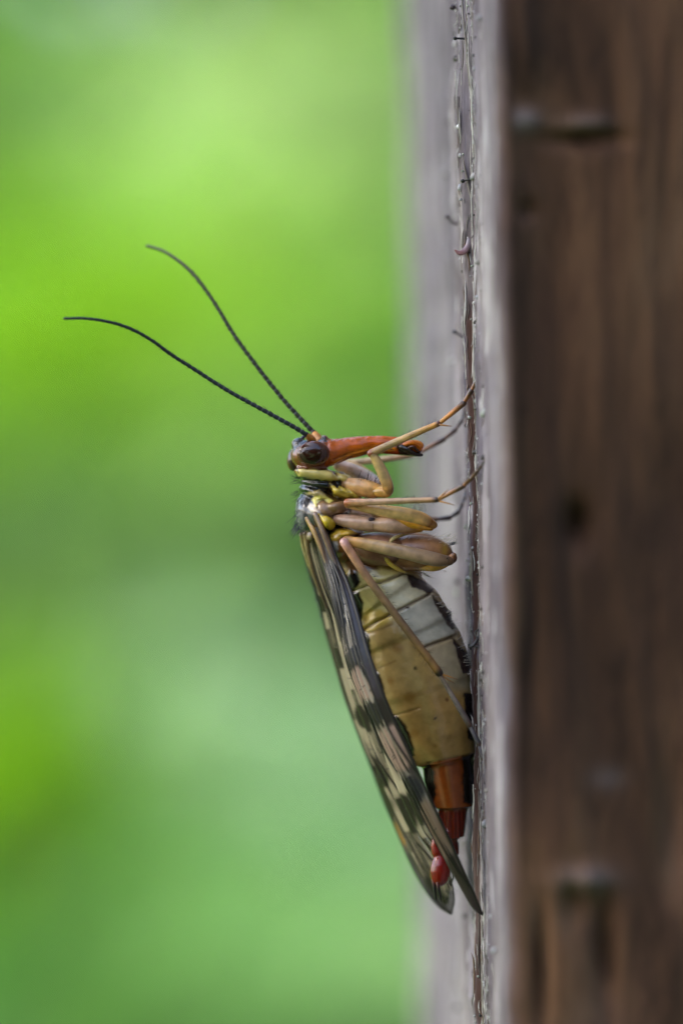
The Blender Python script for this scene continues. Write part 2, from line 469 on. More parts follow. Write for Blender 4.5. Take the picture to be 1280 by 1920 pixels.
pale = pale + np.where(face == 1, 0.8 * smooth(0.72, 0.8, fbm(Yc * 14, Zc * 5, 52, 2)), 0)
BASE = np.array((2.0, 1.5, GZ - 1))
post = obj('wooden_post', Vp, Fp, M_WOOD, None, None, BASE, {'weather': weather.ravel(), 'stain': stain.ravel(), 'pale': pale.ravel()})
tag(post, 'weathered square wooden post, grey on its side face and brown on its broad face', 'post')
WLOC[post.name] = Vector(BASE)

def surf(y, z):
    """X of the real, uneven surface of the side face"""
    return float(post_x(y, z) - wood_h(np.array([y]), np.array([z]))[0])

def depth_at(px, py):
    """depth at which the side face shows at this place of the picture"""
    best = None
    for y in np.linspace(-1.0, 3.0, 401):
        s = (DIST + y) / DIST
        z = (960 - py) / PPC * s
        q = 640 + post_x(y, z) / s * PPC
        if best is None or abs(q - px) < best[0]: best = (abs(q - px), y)
    return best[1]

# splinters and fibres lifting from the grain
fib_cols = [(205, 200, 196), (178, 170, 166), (150, 140, 132), (120, 92, 74), (96, 84, 80), (214, 212, 204)]
def fibre(y, z, L, r, lift, seed):
    rr = random.Random(seed)
    k = 7; P = []; ph = rr.uniform(0, 6)
    f = np.linspace(0, 1, k); zz = z + L * f; yy = y + 0.02 * np.sin(ph + 3 * f) * L
    P = np.stack([post_x(yy, zz) - wood_h(yy, zz) - r * 0.4 - lift * f ** 3, yy, zz], 1); R = np.array([r * (1 - 0.75 * abs(2 * i / (k - 1) - 0.9) ** 2) for i in range(k)])
    return tube_mesh(P, np.maximum(R, r * 0.15), 5, 1.0)
sp_meshes = 0
for i in range(70):
    y = random.gauss(0.03, 0.07); z = random.uniform(-2.2, 2.0)
    L = random.uniform(0.06, 0.32) * random.choice((1, 1, -1)); r_ = random.uniform(0.0025, 0.0065); lift = random.choice((0, 0, 0.01, 0.025)) * random.random()
    V, F, t_ = fibre(y, z, L, r_, lift, 100 + i)
    c = lin(fib_cols[random.randrange(6)]) * random.uniform(0.7, 1.1)
    o = obj('splinter', V, F, M_HAIR if False else M_DARK, post, c)
parts = []
for i in range(1100):
    y = random.gauss(0.03, 0.16); z = random.uniform(-2.3, 2.3)
    L = random.uniform(0.015, 0.09) * random.choice((1, -1)); r_ = random.uniform(0.0012, 0.003)
    V, F, t_ = fibre(y, z, L, r_, random.choice((0, 0.004, 0.012)) * random.random(), 1000 + i)
    c = lin(fib_cols[random.randrange(6)]) * random.uniform(0.6, 1.1)
    parts.append((V, F, np.tile(c, (len(V), 1))))
V, F, C = merge(parts)
tag(obj('wood_fibres', V, F, M_DARK, post, C), None, None, None, 'stuff')

# crusty grains of pale lichen scattered over the grain
parts = []
for i in range(900):
    y = random.gauss(0.0, 0.16) if i < 700 else random.uniform(-0.6, 1.4); z = random.uniform(-2.3, 2.3)
    if fbm(np.array([z * 1.5 + 8]), np.array([y * 2]), 95, 2)[0] < 0.42: continue
    rp = random.uniform(0.8, 2.6) if i < 780 else random.uniform(2.5, 6.5)
    V, F = ellipsoid((640, 960, 0), (rp, rp * random.uniform(0.8, 1.8), rp), random.uniform(0, 90), 4)
    V = V + np.array((surf(y, z) - rp * 0.3 / PPC, y, z))
    c = lin(random.choice(((214, 212, 214), (190, 190, 196), (176, 184, 170), (150, 146, 140), (60, 54, 50)))) * random.uniform(0.7, 1.1)
    parts.append((V, F, np.tile(c, (len(V), 1))))
V, F, C = merge(parts)
tag(obj('lichen_crust', V, F, M_DARK, post, C), None, None, None, 'stuff')

# ------------------------------------------------------------------ pin lichens and flakes on the post
def pin(px, py, root_px, root_py, head, stalk, cols, label, dy=None, bend=0):
    dy = depth_at(root_px, root_py) if dy is None else dy
    z = (960 - root_py) / PPC * (DIST + dy) / DIST
    root = np.array((surf(dy, z) + 0.003, dy, z)); tip = W(px, py, dy - 0.01)
    mid = (root + tip) / 2 + np.array((0, 0, bend / PPC))
    R = resample([root, mid, tip], 12)
    e = empty('pin_lichen', root)
    tag(e, label, 'lichen', 'pin lichens on the post')
    V, F, t_ = tube_mesh(R, np.linspace(stalk * 1.2, stalk, 12) / PPC, 7)
    obj('stalk', V, F, M_DARK, e, lin(cols[0]))
    V, F = ellipsoid((px, py, dy - 0.01), (head * 1.15, head, head), 15, 8)
    V = V + 0.0012 * (vnoise(V[:, 0] * 90 + 40, V[:, 2] * 90 + 40, 5)[:, None] - 0.5)
    obj('cap', V, F, M_DARK, e, lin(cols[1]))
pin(848, 13, 872, 4, 5.5, 1.4, ((150, 140, 140), (70, 54, 60)), 'pale stalked pin lichen with a brown cap, highest on the post', 0.2)
pin(853, 71, 872, 72, 3.6, 2.0, ((38, 40, 44), (14, 14, 18)), 'straight black pin lichen below the pale brown-capped one', 0.03)
pin(867, 339, 878, 334, 3.8, 1.6, ((90, 88, 84), (14, 14, 16)), 'short pin lichen with a shiny black round cap above the curled flake', 0.02)
pin(838, 406, 872, 418, 4.0, 2.2, ((84, 72, 74), (58, 46, 50)), 'bent blurred pin lichen just above the curled flake', 0.42, -6)
pin(852, 622, 876, 634, 4.0, 2.0, ((92, 86, 92), (70, 66, 78)), 'grey blurred pin lichen beside the antennae height', 0.36)
pin(900, 1905, 908, 1900, 3.0, 1.6, ((30, 26, 26), (16, 14, 16)), 'tiny black pin lichen low on the post under the wing tips', -0.02)
# the curled flake
dyf = 0.03
pts = [(878, 448, dyf), (877, 460, dyf), (871, 470, dyf - 0.01), (861, 474, dyf - 0.02), (853, 469, dyf - 0.02)]
R = resample([W(*p) for p in pts], 22, np.array((3, 5.2, 6, 5.0, 1.8)) / PPC)
V, F, t_ = tube_mesh(R[:, :3], R[:, 3], 12, 0.6)
c = lin((168, 158, 170)) * (1 - t_[:, None]) + lin((150, 92, 88)) * t_[:, None]
tag(obj('bark_flake', V, F, M_LEG, None, c, W(880, 448, dyf)), 'curled pinkish bark flake hooked off the post edge', 'flake')
# a tuft of debris caught on the grain
e = empty('debris_tuft', W(898, 1205, 0.0)); tag(e, 'dark tangled scrap of bark caught on the post beside the abdomen', 'debris')
for k, (pts, rr, cc) in enumerate([
        ([(899, 1192, 0.0), (893, 1202, -0.01), (886, 1211, -0.02), (879, 1213, -0.02)], (2.5, 3.5, 3.2, 2.6), (70, 66, 66)),
        ([(899, 1212, 0.0), (892, 1213, -0.015), (886, 1207, -0.02)], (2, 2.6, 1.5), (110, 106, 104)),
        ([(897, 1180, 0.0), (890, 1187, -0.01), (894, 1196, -0.02)], (1.5, 2, 1.5), (60, 58, 48)),
        ([(882, 1217, -0.02), (879, 1210, -0.02)], (2.2, 2.6), (40, 38, 40))]):
    V, F, t_ = tube(pts, rr, 10, 7); obj('scrap', V, F, M_DARK, e, lin(cc))

# ------------------------------------------------------------------ the scorpionfly
MID = 0.15
FLY = empty('scorpionfly', W(903, 1465, -0.1))
tag(FLY, 'scorpionfly with orange beak, spotted wings and yellow abdomen climbing the post', 'insect')

shells = []
shells.append(ellipsoid((581, 855, 0.09), (37, 30, 48), 8))                       # head capsule
shells.append(loft([(596, 850, 25, 30), (606, 850, 27, 34), (625, 848, 25, 29), (650, 841, 21, 21), (690, 834, 17.5, 15), (720, 834, 17, 14), (745, 836, 17.5, 14), (765, 840, 15, 14), (778, 840, 16, 15), (787, 842, 15, 14), (791, 844, 11, 10)], 0.09, 80, 36))
shells.append(ellipsoid((558, 832, 0.10), (13, 11, 26), -30))                      # ocellar hump
shells.append(ellipsoid((608, 822, 0.09), (8, 7, 14), 0))
shells.append(loft([(553, 880, 6, 40), (562, 885, 12, 48), (595, 889, 14, 50), (620, 893, 12, 44), (633, 898, 5, 30)], 0.09, 30, 30))   # cheek
shells.append(ellipsoid((606, 908, 0.12), (44, 17, 54), 10))                       # pronotum
shells.append(ellipsoid((640, 898, 0.10), (22, 14, 40), 25))
shells.append(loft([(612, 906, 5, 40), (630, 919, 12, 54), (655, 926, 13, 52), (678, 932, 7, 40)], 0.11, 30, 30))     # yellow propleuron
shells.append(ellipsoid((597, 926, 0.13), (38, 14, 62), 20))
shells.append(ellipsoid((578, 962, MID), (25, 42, 60), -4))                        # mesonotum
shells.append(ellipsoid((606, 965, MID), (42, 46, 84), 0))
shells.append(ellipsoid((628, 950, MID), (34, 20, 86), 4))
shells.append(ellipsoid((612, 978, MID), (22, 18, 92), 40))
shells.append(ellipsoid((640, 1015, MID), (44, 46, 80), 0))
shells.append(ellipsoid((652, 1002, MID), (32, 14, 86), -10))
shells.append(ellipsoid((584, 1005, MID), (14, 14, 44), 0))
# abdomen, one loft to the tail, each ring flaring a little towards its hind edge
ab = [(655, 1035, 40, 50), (682, 1068, 58, 62), (704, 1092, 68, 70), (724, 1108, 76, 76), (729, 1114, 77, 76), (733, 1120, 70, 71), (746, 1145, 84, 77), (757, 1180, 95, 82), (761, 1188, 96, 82), (764, 1195, 90, 78),
      (773, 1217, 96, 80), (785, 1260, 99, 82), (793, 1290, 99, 82), (796, 1299, 95, 79), (807, 1335, 90, 76), (820, 1384, 77, 69), (833, 1416, 61, 60), (836, 1426, 58, 57), (837, 1430, 46, 47),
      (841, 1460, 47, 46), (846, 1500, 41, 41), (848, 1514, 39, 39), (848, 1518, 28, 30), (846, 1548, 27, 27), (845, 1575, 25, 25), (848, 1578, 12, 15), (853, 1604, 8, 9)]
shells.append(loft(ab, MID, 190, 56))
shells.append(loft([(829, 1556, 14, 14), (820, 1572, 10, 11), (816, 1588, 9, 10), (820, 1599, 12, 12), (822, 1604, 10, 10), (824, 1611, 14, 15), (825, 1622, 18, 19), (825, 1636, 20, 20), (823, 1650, 17, 17), (821, 1658, 12, 12), (820, 1663, 5, 5)], 0.10, 50, 24))
V, F = merge(shells)
me0 = mesh('shell', V, F)
tmp = bpy.data.objects.new('shell', me0); COL.objects.link(tmp)
md = tmp.modifiers.new('r', 'REMESH'); md.mode = 'VOXEL'; md.voxel_size = 0.0052
sm = tmp.modifiers.new('s', 'SMOOTH'); sm.factor = 0.5; sm.iterations = 3
dg = bpy.context.evaluated_depsgraph_get()
ev = tmp.evaluated_get(dg); bm_ = bpy.data.meshes.new_from_object(ev)
bpy.data.objects.remove(tmp); bpy.data.meshes.remove(me0)
nv = len(bm_.vertices)
co = np.empty(nv * 3, np.float32); bm_.vertices.foreach_get('co', co); co = co.reshape(-1, 3).astype(float)
no = np.empty(nv * 3, np.float32); bm_.vertex_normals.foreach_get('vector', no); no = no.reshape(-1, 3).astype(float)
P2 = to_px(co)
pnx = P2 + np.stack([fbm(P2[:, 0] / 9, P2[:, 1] / 9, 61, 2), fbm(P2[:, 0] / 9, P2[:, 1] / 9, 62, 2)], 1) * 5 - 2.5
C = np.tile(lin((84, 56, 32)), (nv, 1))  # dark base colour paints shade into the gaps between legs
DISP = np.zeros(nv)
def paint(poly, col, soft=2.0, raise_=0.0, amt=1.0):
    d = in_poly(pnx, poly)
    k = smooth(soft, -soft, d) * amt
    C[:] = C * (1 - k[:, None]) + lin(col) * k[:, None]
    if raise_: DISP[:] += raise_ * smooth(1.0, -5.0, d)
def groove(line, depth=0.006, wd=2.4, col=None, amt=0.6):
    d = seg_dist(P2, line, False); k = np.exp(-(d / wd) ** 2)
    DISP[:] -= depth * k
    if col is not None:
        kk = (k * amt)[:, None]; C[:] = C * (1 - kk) + lin(col) * kk
# abdomen base colours
yy = P2[:, 1]; xx = P2[:, 0]
k = smooth(1030, 1060, yy)[:, None]; C = C * (1 - k) + lin((186, 154, 92)) * k
mott = fbm(xx / 40, yy / 40, 71, 4)
k = (smooth(0.45, 0.7, mott) * smooth(1060, 1100, yy) * 0.2)[:, None]; C = C * (1 - k) + lin((150, 105, 45)) * k
# pale belly plates
paint([(660, 1080), (700, 1060), (757, 1074), (808, 1104), (806, 1112), (700, 1160), (676, 1180), (668, 1120)], (206, 190, 120), 6)
paint([(716, 1098), (757, 1074), (812, 1104), (806, 1114), (745, 1146), (722, 1128)], (214, 206, 172), 10)
paint([(735, 1152), (806, 1114), (860, 1160), (854, 1192), (796, 1212), (760, 1190)], (192, 188, 170), 10, 0.002)
paint([(796, 1214), (854, 1194), (880, 1235), (880, 1298), (840, 1292), (812, 1250)], (180, 164, 130), 14)
paint([(668, 1178), (690, 1140), (735, 1150), (744, 1160), (706, 1178), (676, 1190)], (206, 176, 84), 5)
paint([(742, 1300), (885, 1300), (890, 1415), (775, 1440)], (182, 140, 72), 20, 0, 0.6)
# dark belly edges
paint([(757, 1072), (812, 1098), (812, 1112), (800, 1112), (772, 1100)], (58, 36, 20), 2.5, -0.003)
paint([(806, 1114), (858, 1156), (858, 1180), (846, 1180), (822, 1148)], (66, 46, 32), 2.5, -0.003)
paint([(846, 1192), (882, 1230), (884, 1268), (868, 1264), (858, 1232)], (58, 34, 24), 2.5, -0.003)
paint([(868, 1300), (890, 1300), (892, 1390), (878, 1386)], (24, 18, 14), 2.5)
# black back plates
paint([(655, 1065), (668, 1072), (676, 1090), (664, 1108), (640, 1110)], (20, 15, 12), 2.5, 0.004)
paint([(640, 1112), (672, 1110), (681, 1130), (678, 1160), (668, 1172), (640, 1165)], (20, 15, 12), 2.5, 0.004)
paint([(650, 1186), (684, 1180), (694, 1198), (695, 1222), (688, 1240), (655, 1240)], (20, 15, 12), 2.5, 0.004)
paint([(660, 1250), (700, 1250), (712, 1266), (721, 1300), (722, 1325), (700, 1330)], (20, 15, 12), 2.5, 0.005)
paint([(735, 1340), (748, 1344), (764, 1366), (776, 1400), (778, 1416), (768, 1420), (750, 1385)], (26, 20, 15), 2.5, 0.005)
for c_ in ((763, 1139, 4, (30, 14, 8)), (779, 1254, 4, (50, 28, 10)), (816, 1348, 3.4, (40, 20, 8)), (731, 1277, 6, (140, 98, 40)), (768, 1308, 12, (164, 116, 46)), (746, 1215, 12, (150, 104, 48)), (814, 1400, 5, (130, 90, 36)), (691, 1074, 4, (96, 52, 20)), (838, 1312, 4, (120, 80, 36)), (776, 1376, 9, (150, 104, 44))):
    th = np.linspace(0, 2 * math.pi, 10)[:-1]
    paint([(c_[0] + c_[2] * math.cos(a), c_[1] + c_[2] * 0.75 * math.sin(a)) for a in th], c_[3], 2.0 if c_[2] < 5 else 5, 0, 0.9 if c_[2] < 5 else 0.6)
# hind rings
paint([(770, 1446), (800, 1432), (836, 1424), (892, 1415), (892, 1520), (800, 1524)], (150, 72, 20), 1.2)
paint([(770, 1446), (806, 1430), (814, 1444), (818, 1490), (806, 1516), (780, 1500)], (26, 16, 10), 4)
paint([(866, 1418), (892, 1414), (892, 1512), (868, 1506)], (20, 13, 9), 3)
paint([(800, 1518), (892, 1517), (880, 1582), (800, 1582)], (122, 30, 8), 1.2)
for x_ in (829, 837, 846, 856, 864): groove([(x_ - 1, 1524), (x_, 1574)], 0.004, 2.0, (80, 18, 8), 0.6)
paint([(836, 1577), (880, 1577), (870, 1612), (838, 1612)], (96, 24, 9), 1.2)
paint([(795, 1566), (820, 1560), (834, 1576), (836, 1606), (848, 1630), (842, 1668), (800, 1668)], (122, 14, 5), 1.5)
# rings' borders
for l, dpt in (([(672, 1184), (700, 1168), (740, 1148), (806, 1113)], 0.010), ([(690, 1188), (735, 1172)], 0.0015), ([(655, 1112), (690, 1098), (720, 1090), (758, 1074)], 0.009), ([(800, 1212), (852, 1193)], 0.006),
             ([(710, 1253), (740, 1240)], 0.0015), ([(728, 1344), (760, 1336), (785, 1328)], 0.004), ([(768, 1446), (800, 1432), (836, 1424), (890, 1415)], 0.006), ([(798, 1520), (848, 1520), (885, 1516)], 0.008), ([(818, 1577), (872, 1577)], 0.008),
             ):
    groove(l, dpt * 0.6, 2.4, (110, 76, 36), 0.45)
for l in ([(676, 1182), (700, 1168), (740, 1148), (806, 1113)], [(690, 1098), (720, 1090), (758, 1074)], [(796, 1213), (852, 1193)]): groove(l, 0.006, 3.0, (70, 46, 22), 0.5)
# thorax
paint([(636, 1040), (700, 1045), (712, 1068), (660, 1075), (640, 1060)], (110, 74, 36), 5)
paint([(545, 915), (590, 925), (584, 945), (588, 970), (592, 1000), (560, 1000), (545, 960)], (46, 44, 54), 3)
paint([(545, 925), (562, 935), (568, 975), (574, 1000), (550, 1000)], (120, 116, 124), 3)
paint([(565, 895), (600, 893), (634, 900), (640, 912), (630, 918), (618, 912), (612, 926), (590, 920), (566, 926), (556, 918)], (18, 17, 20), 2, 0.003)
paint([(572, 926), (596, 918), (608, 926), (612, 932), (590, 930), (576, 930)], (190, 166, 110), 2, 0.004)
paint([(584, 938), (590, 930), (602, 928), (610, 930), (625, 938), (618, 943), (606, 937), (598, 942), (592, 950), (586, 944)], (226, 212, 106), 1.5, 0.009)
paint([(580, 944), (590, 948), (594, 960), (584, 960), (578, 952)], (226, 206, 186), 2, 0.003)
paint([(597, 946), (606, 940), (620, 944), (652, 936), (652, 958), (640, 966), (608, 963), (596, 956)], (150, 116, 82), 3, 0.005)
paint([(596, 964), (606, 964), (628, 976), (631, 986), (620, 994), (610, 990), (602, 976)], (214, 186, 48), 1.8, 0.009)
paint([(626, 974), (640, 986), (634, 994), (628, 988)], (22, 18, 16), 2)
paint([(616, 1004), (636, 992), (652, 990), (672, 1000), (655, 1004), (640, 1006), (628, 1018), (618, 1020)], (206, 164, 50), 2.2, 0.006)
paint([(622, 1016), (632, 1014), (634, 1030), (626, 1036)], (206, 198, 186), 2)
paint([(632, 1010), (650, 1010), (650, 1050), (636, 1045)], (150, 98, 36), 3)
paint([(560, 1000), (578, 996), (584, 1008), (574, 1018), (564, 1014)], (160, 140, 112), 3)
paint([(596, 966), (612, 990), (616, 1005), (600, 1010)], (112, 78, 48), 2)
# head and neck
paint([(535, 810), (620, 810), (625, 890), (535, 890)], (120, 64, 30), 3)
paint([(612, 826), (640, 812), (745, 810), (800, 822), (800, 860), (716, 852), (690, 848), (625, 882), (610, 874)], (192, 92, 8), 3)
paint([(640, 852), (690, 836), (740, 834), (740, 852), (690, 848), (640, 872), (620, 882), (618, 874)], (224, 136, 30), 2)
paint([(742, 834), (760, 832), (772, 838), (776, 856), (750, 858), (744, 846)], (34, 16, 8), 3)
paint([(765, 822), (782, 818), (796, 832), (790, 846), (778, 838), (768, 832)], (210, 122, 24), 2)
paint([(780, 846), (796, 844), (796, 860), (780, 860)], (22, 14, 8), 2)
paint([(720, 846), (745, 844), (748, 856), (720, 856)], (150, 54, 14), 2)
paint([(546, 836), (558, 818), (582, 816), (602, 826), (590, 832), (566, 836), (552, 846)], (28, 28, 40), 2, 0.003)
paint([(572, 822), (582, 816), (588, 826), (576, 828)], (220, 206, 170), 1.5)
paint([(596, 818), (612, 818), (614, 828), (600, 828)], (30, 28, 34), 1.5)
paint([(553, 878), (575, 878), (606, 880), (622, 884), (634, 898), (634, 902), (610, 900), (580, 896), (558, 894)], (220, 200, 116), 1.6, 0.006)
paint([(628, 884), (650, 890), (668, 894), (662, 902), (648, 908), (636, 900)], (206, 182, 100), 2, 0.004)
paint([(617, 902), (622, 910), (630, 916), (645, 908), (660, 914), (678, 930), (672, 936), (640, 934), (624, 930)], (218, 190, 70), 1.6, 0.006)
for l in ([(628, 908), (640, 922), (660, 930)], [(640, 912), (655, 924)], [(556, 897), (585, 902), (612, 904), (636, 902)], [(553, 877), (580, 880), (608, 880)], [(596, 968), (612, 966), (640, 967)]):
    groove(l, 0.004, 2.0, (60, 40, 14), 0.6)
for l in ([(625, 862), (660, 848), (700, 838), (742, 836)], [(628, 872), (665, 854), (700, 845)], [(614, 832), (612, 850), (618, 868)]):
    groove(l, 0.004, 2.0, (120, 40, 8), 0.6)
groove([(560, 886), (556, 880)], 0.004, 2, (40, 20, 10), 0.8)
# rough, pitted upper ridge of the beak
ridge = np.exp(-((yy - (824 - 0.075 * (xx - 610))) / 7) ** 2) * (xx > 614) * (xx < 748)
DISP += ridge * 0.006 * (fbm(xx / 4, co[:, 1] * 120 + 50, 81, 2) - 0.5)
DISP += 0.0022 * (fbm(xx / 14, yy / 9, 82, 3) - 0.5) * smooth(1440, 1400, yy)
co = co + no * DISP[:, None]
bm_.vertices.foreach_set('co', co.astype(np.float32).ravel()); bm_.update()
bm_.polygons.foreach_set('use_smooth', np.ones(len(bm_.polygons), bool))
gl = np.maximum(smooth(614, 630, xx) * smooth(870, 850, yy), smooth(1518, 1524, yy))
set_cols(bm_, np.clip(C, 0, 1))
bm_.materials.clear(); bm_.materials.append(M_BODY); bm_.materials.append(M_RED)
pidx = np.zeros(len(bm_.polygons), np.int32)
for i, p in enumerate(bm_.polygons):
    if gl[p.vertices[0]] > 0.5: pidx[i] = 1
bm_.polygons.foreach_set('material_index', pidx)
bm_.name = 'body'
body = put(bpy.data.objects.new('body', bm_), FLY)

# eyes
def eye(c, r, rot, label):
    V, F = ellipsoid(c, r, rot, 26)
    p = to_px(V); k = smooth(c[1] - r[1], c[1] + r[1], p[:, 1])[:, None]
    cc = lin((62, 30, 22)) * (1 - k) + lin((36, 15, 10)) * k
    rim = smooth(0.80, 0.98, np.hypot((p[:, 0] - c[0]) / r[0], (p[:, 1] - c[1]) / r[1]))[:, None] * 0.6
    cc = cc * (1 - rim) + lin((120, 60, 30)) * rim
    e = obj('compound_eye', V, F, M_EYE, FLY, cc); e['label'] = label
eye((587, 850, 0.004), (31, 23.5, 15), -5, 'large dark brown near eye')
eye((553, 860, 0.135), (15, 24, 24), 12, 'far eye seen over the crown of the head')
for (x_, y_, d_) in ((560, 824, 0.085), (568, 820, 0.10), (553, 832, 0.07)):
    V, F = ellipsoid((x_, y_, d_), (4, 4, 4), 0, 8); obj('ocellus', V, F, M_EYE, FLY, lin((30, 34, 56)))

# mouthparts at the tip of the beak
for k, (pts, rr, cc) in enumerate([
        ([(752, 838, 0.05), (765, 844, 0.045), (778, 851, 0.05), (790, 853, 0.06)], (5, 6, 4.5, 3), (30, 16, 8)),
        ([(758, 834, 0.055), (770, 830, 0.05), (782, 832, 0.055), (788, 840, 0.06)], (4, 5, 4.5, 3), (206, 112, 20)),
        ([(762, 842, 0.045), (774, 838, 0.04), (784, 846, 0.05)], (3, 3.5, 2.5), (64, 30, 10))]):
    V, F, t_ = tube(pts, rr, 16, 10); obj('palp', V, F, M_RED, FLY, lin(cc))

# antennae
def antenna(pts, scape, label, tint):
    a = empty('antenna', W(*scape[0]), FLY); a['label'] = label
    V, F, t_ = tube(scape, (7.5, 7, 5.2), 12, 12); obj('scape', V, F, M_LEG, a, lin((206, 134, 40)))
    p0 = scape[-1]; p1 = pts[0]
    V, F, t_ = tube([p0, ((p0[0] + p1[0]) / 2, (p0[1] + p1[1]) / 2, p0[2]), p1], (4.8, 5.6, 4.4), 8, 10); obj('pedicel', V, F, M_DARK, a, lin((30, 26, 28)))
    nseg = 44; n_ = nseg * 6
    R = resample([W(*p) for p in pts], n_)
    u = np.linspace(0, 1, n_); ph = (u * nseg) % 1.0
    rad = (4.5 - 1.7 * u) * (0.93 + 0.10 * np.sin(np.pi * ph) - 0.16 * (ph < 0.12)) / PPC
    V, F, t_ = tube_mesh(R, rad, 10)
    ring = (((t_ * nseg) % 1.0) < 0.14) * smooth(0.75, 0.1, t_)
    c = np.tile(lin(tint), (len(V), 1)) * (1 - 0.6 * ring[:, None]) + lin((120, 126, 140)) * 0.6 * ring[:, None]
    obj('flagellum', V, F, M_DARK, a, c)
    hs = []
    for i in range(260):
        j = random.randrange(int(n_ * 0.8)); d = np.array((random.gauss(0, 1), random.gauss(0, 1), random.gauss(0, 1)))
        tg = R[min(j + 3, n_ - 1)] - R[j]; tg /= np.linalg.norm(tg)
        d = d - tg * (d @ tg); d /= np.linalg.norm(d)
        b = R[j] + d * rad[j] * 0.9
        P = np.array([b, b + d * 0.004 + tg * 0.006, b + d * 0.006 + tg * 0.013])
        v, f, _ = tube_mesh(P, np.array((0.0006, 0.0005, 0.0002)), 3, 1, False); hs.append((v, f))
    v, f = merge(hs); tag(obj('fine_hairs', v, f, M_HAIR, a, lin((24, 22, 24))), kind='stuff')
near = [(573, 814), (543, 796), (490, 767), (425, 731), (364, 692), (323, 666), (283, 637), (242, 615), (202, 603), (161, 597), (120, 597)]
far = [(585, 808), (531, 749), (478, 682), (437, 625), (405, 572), (376, 530), (352, 503), (327, 483), (303, 469), (275, 460)]
antenna([(x_, y_, 0.03 - 0.16 * i / 10 - 0.10 * (i / 10) ** 2) for i, (x_, y_) in enumerate(near)], [(585, 824, 0.06), (580, 820, 0.045), (576, 816, 0.035)], 'lower antenna, blue-black and ringed', (38, 44, 54))
antenna([(x_, y_, 0.12 + 0.16 * i / 9 + 0.12 * (i / 9) ** 2) for i, (x_, y_) in enumerate(far)], [(600, 826, 0.10), (594, 818, 0.11), (588, 811, 0.12)], 'upper antenna, plain black', (26, 22, 16))

# ---- bristles
def bristles(name, items, parent, col, r=0.0011):
    """items: (px,py,dy, dx,dyp(px, down), ddepth, length px, bend px)"""
    hs = []
    for (x_, y_, d_, ax, ay, ad, L, bend) in items:
        dr = np.array((ax, ad, -ay), float); dr /= np.linalg.norm(dr)
        b = W(x_, y_, d_); side = np.array((-dr[2], 0, dr[0]))
        P = np.array([b + dr * L / PPC * f + side * bend / PPC * f * f for f in (0, 0.33, 0.66, 1)])
        v, f, _ = tube_mesh(P, np.array((r, r * 0.85, r * 0.6, r * 0.2)), 4, 1, False); hs.append((v, f))
    v, f = merge(hs); return tag(obj(name, v, f, M_HAIR, parent, lin(col)), kind='stuff')
U = random.uniform
it = []
for i in range(26): it.append((U(556, 590), U(893, 905), U(0.0, 0.2), -1, U(-0.25, 0.25), U(-0.4, 0.4), U(10, 26), U(-4, 4)))
for i in range(8): it.append((U(558, 564), U(918, 928), U(0.04, 0.2), -1, U(0.1, 0.5), U(-0.4, 0.2), U(12, 22), U(-3, 3)))
for i in range(150):
    f = U(0, 1); it.append((556 + 4 * f + U(0, 14), 932 + 68 * f, U(0.05, 0.16), -0.75, U(0.6, 1.3), U(-0.6, 0.3), U(6, 13), U(-3, 3)))
for i in range(26): it.append((U(553, 560), U(965, 992), U(0.03, 0.2), -0.6, U(0.7, 1.6), U(-0.4, 0.3), U(14, 30), U(-6, 2)))
bristles('black_bristles', it, FLY, (16, 16, 18), 0.0012)
it = []
for i in range(60):
    f = U(0, 1); px_, py_ = [(806, 1112), (850, 1165), (852, 1196), (880, 1262)][0 if f < 0.5 else 2], None
    a_, b_ = (((806, 1112), (856, 1176)) if f < 0.55 else ((856, 1196), (882, 1270)))
    g_ = U(0, 1); it.append((a_[0] + (b_[0] - a_[0]) * g_ - 4, a_[1] + (b_[1] - a_[1]) * g_, MID + U(-0.09, 0.03), 1, U(-0.7, 0.1), U(-0.5, 0.2), U(9, 20), U(-4, 4)))
for i in range(24): it.append((U(770, 800), U(1072, 1080), U(0.05, 0.15), 1, U(-0.3, 0.9), U(-0.5, 0.2), U(8, 18), U(-3, 3)))
bristles('pale_belly_hairs', it, FLY, (190, 182, 168), 0.0009)
it = [(U(835, 842), U(1640, 1662), 0.09 + U(-0.02, 0.02), 0.6, U(0.4, 1.3), U(-0.3, 0.2), U(10, 20), U(-3, 3)) for i in range(14)]
bristles('tail_bristles', it, FLY, (30, 22, 20), 0.0010)

# claspers at the tail
for pts in ([(812, 1650, 0.09), (814, 1665, 0.085), (816, 1680, 0.09), (817, 1690, 0.10)], [(820, 1655, 0.08), (822, 1668, 0.075), (825, 1682, 0.08), (826, 1692, 0.09)]):
    V, F, t_ = tube(pts, (4, 3.2, 2.4, 1.0), 14, 8)
    o = obj('clasper', V, F, M_DARK, FLY, lin((90, 22, 12)) * (1 - smooth(0.1, 0.35, t_))[:, None] + lin((16, 14, 16)) * smooth(0.1, 0.35, t_)[:, None])

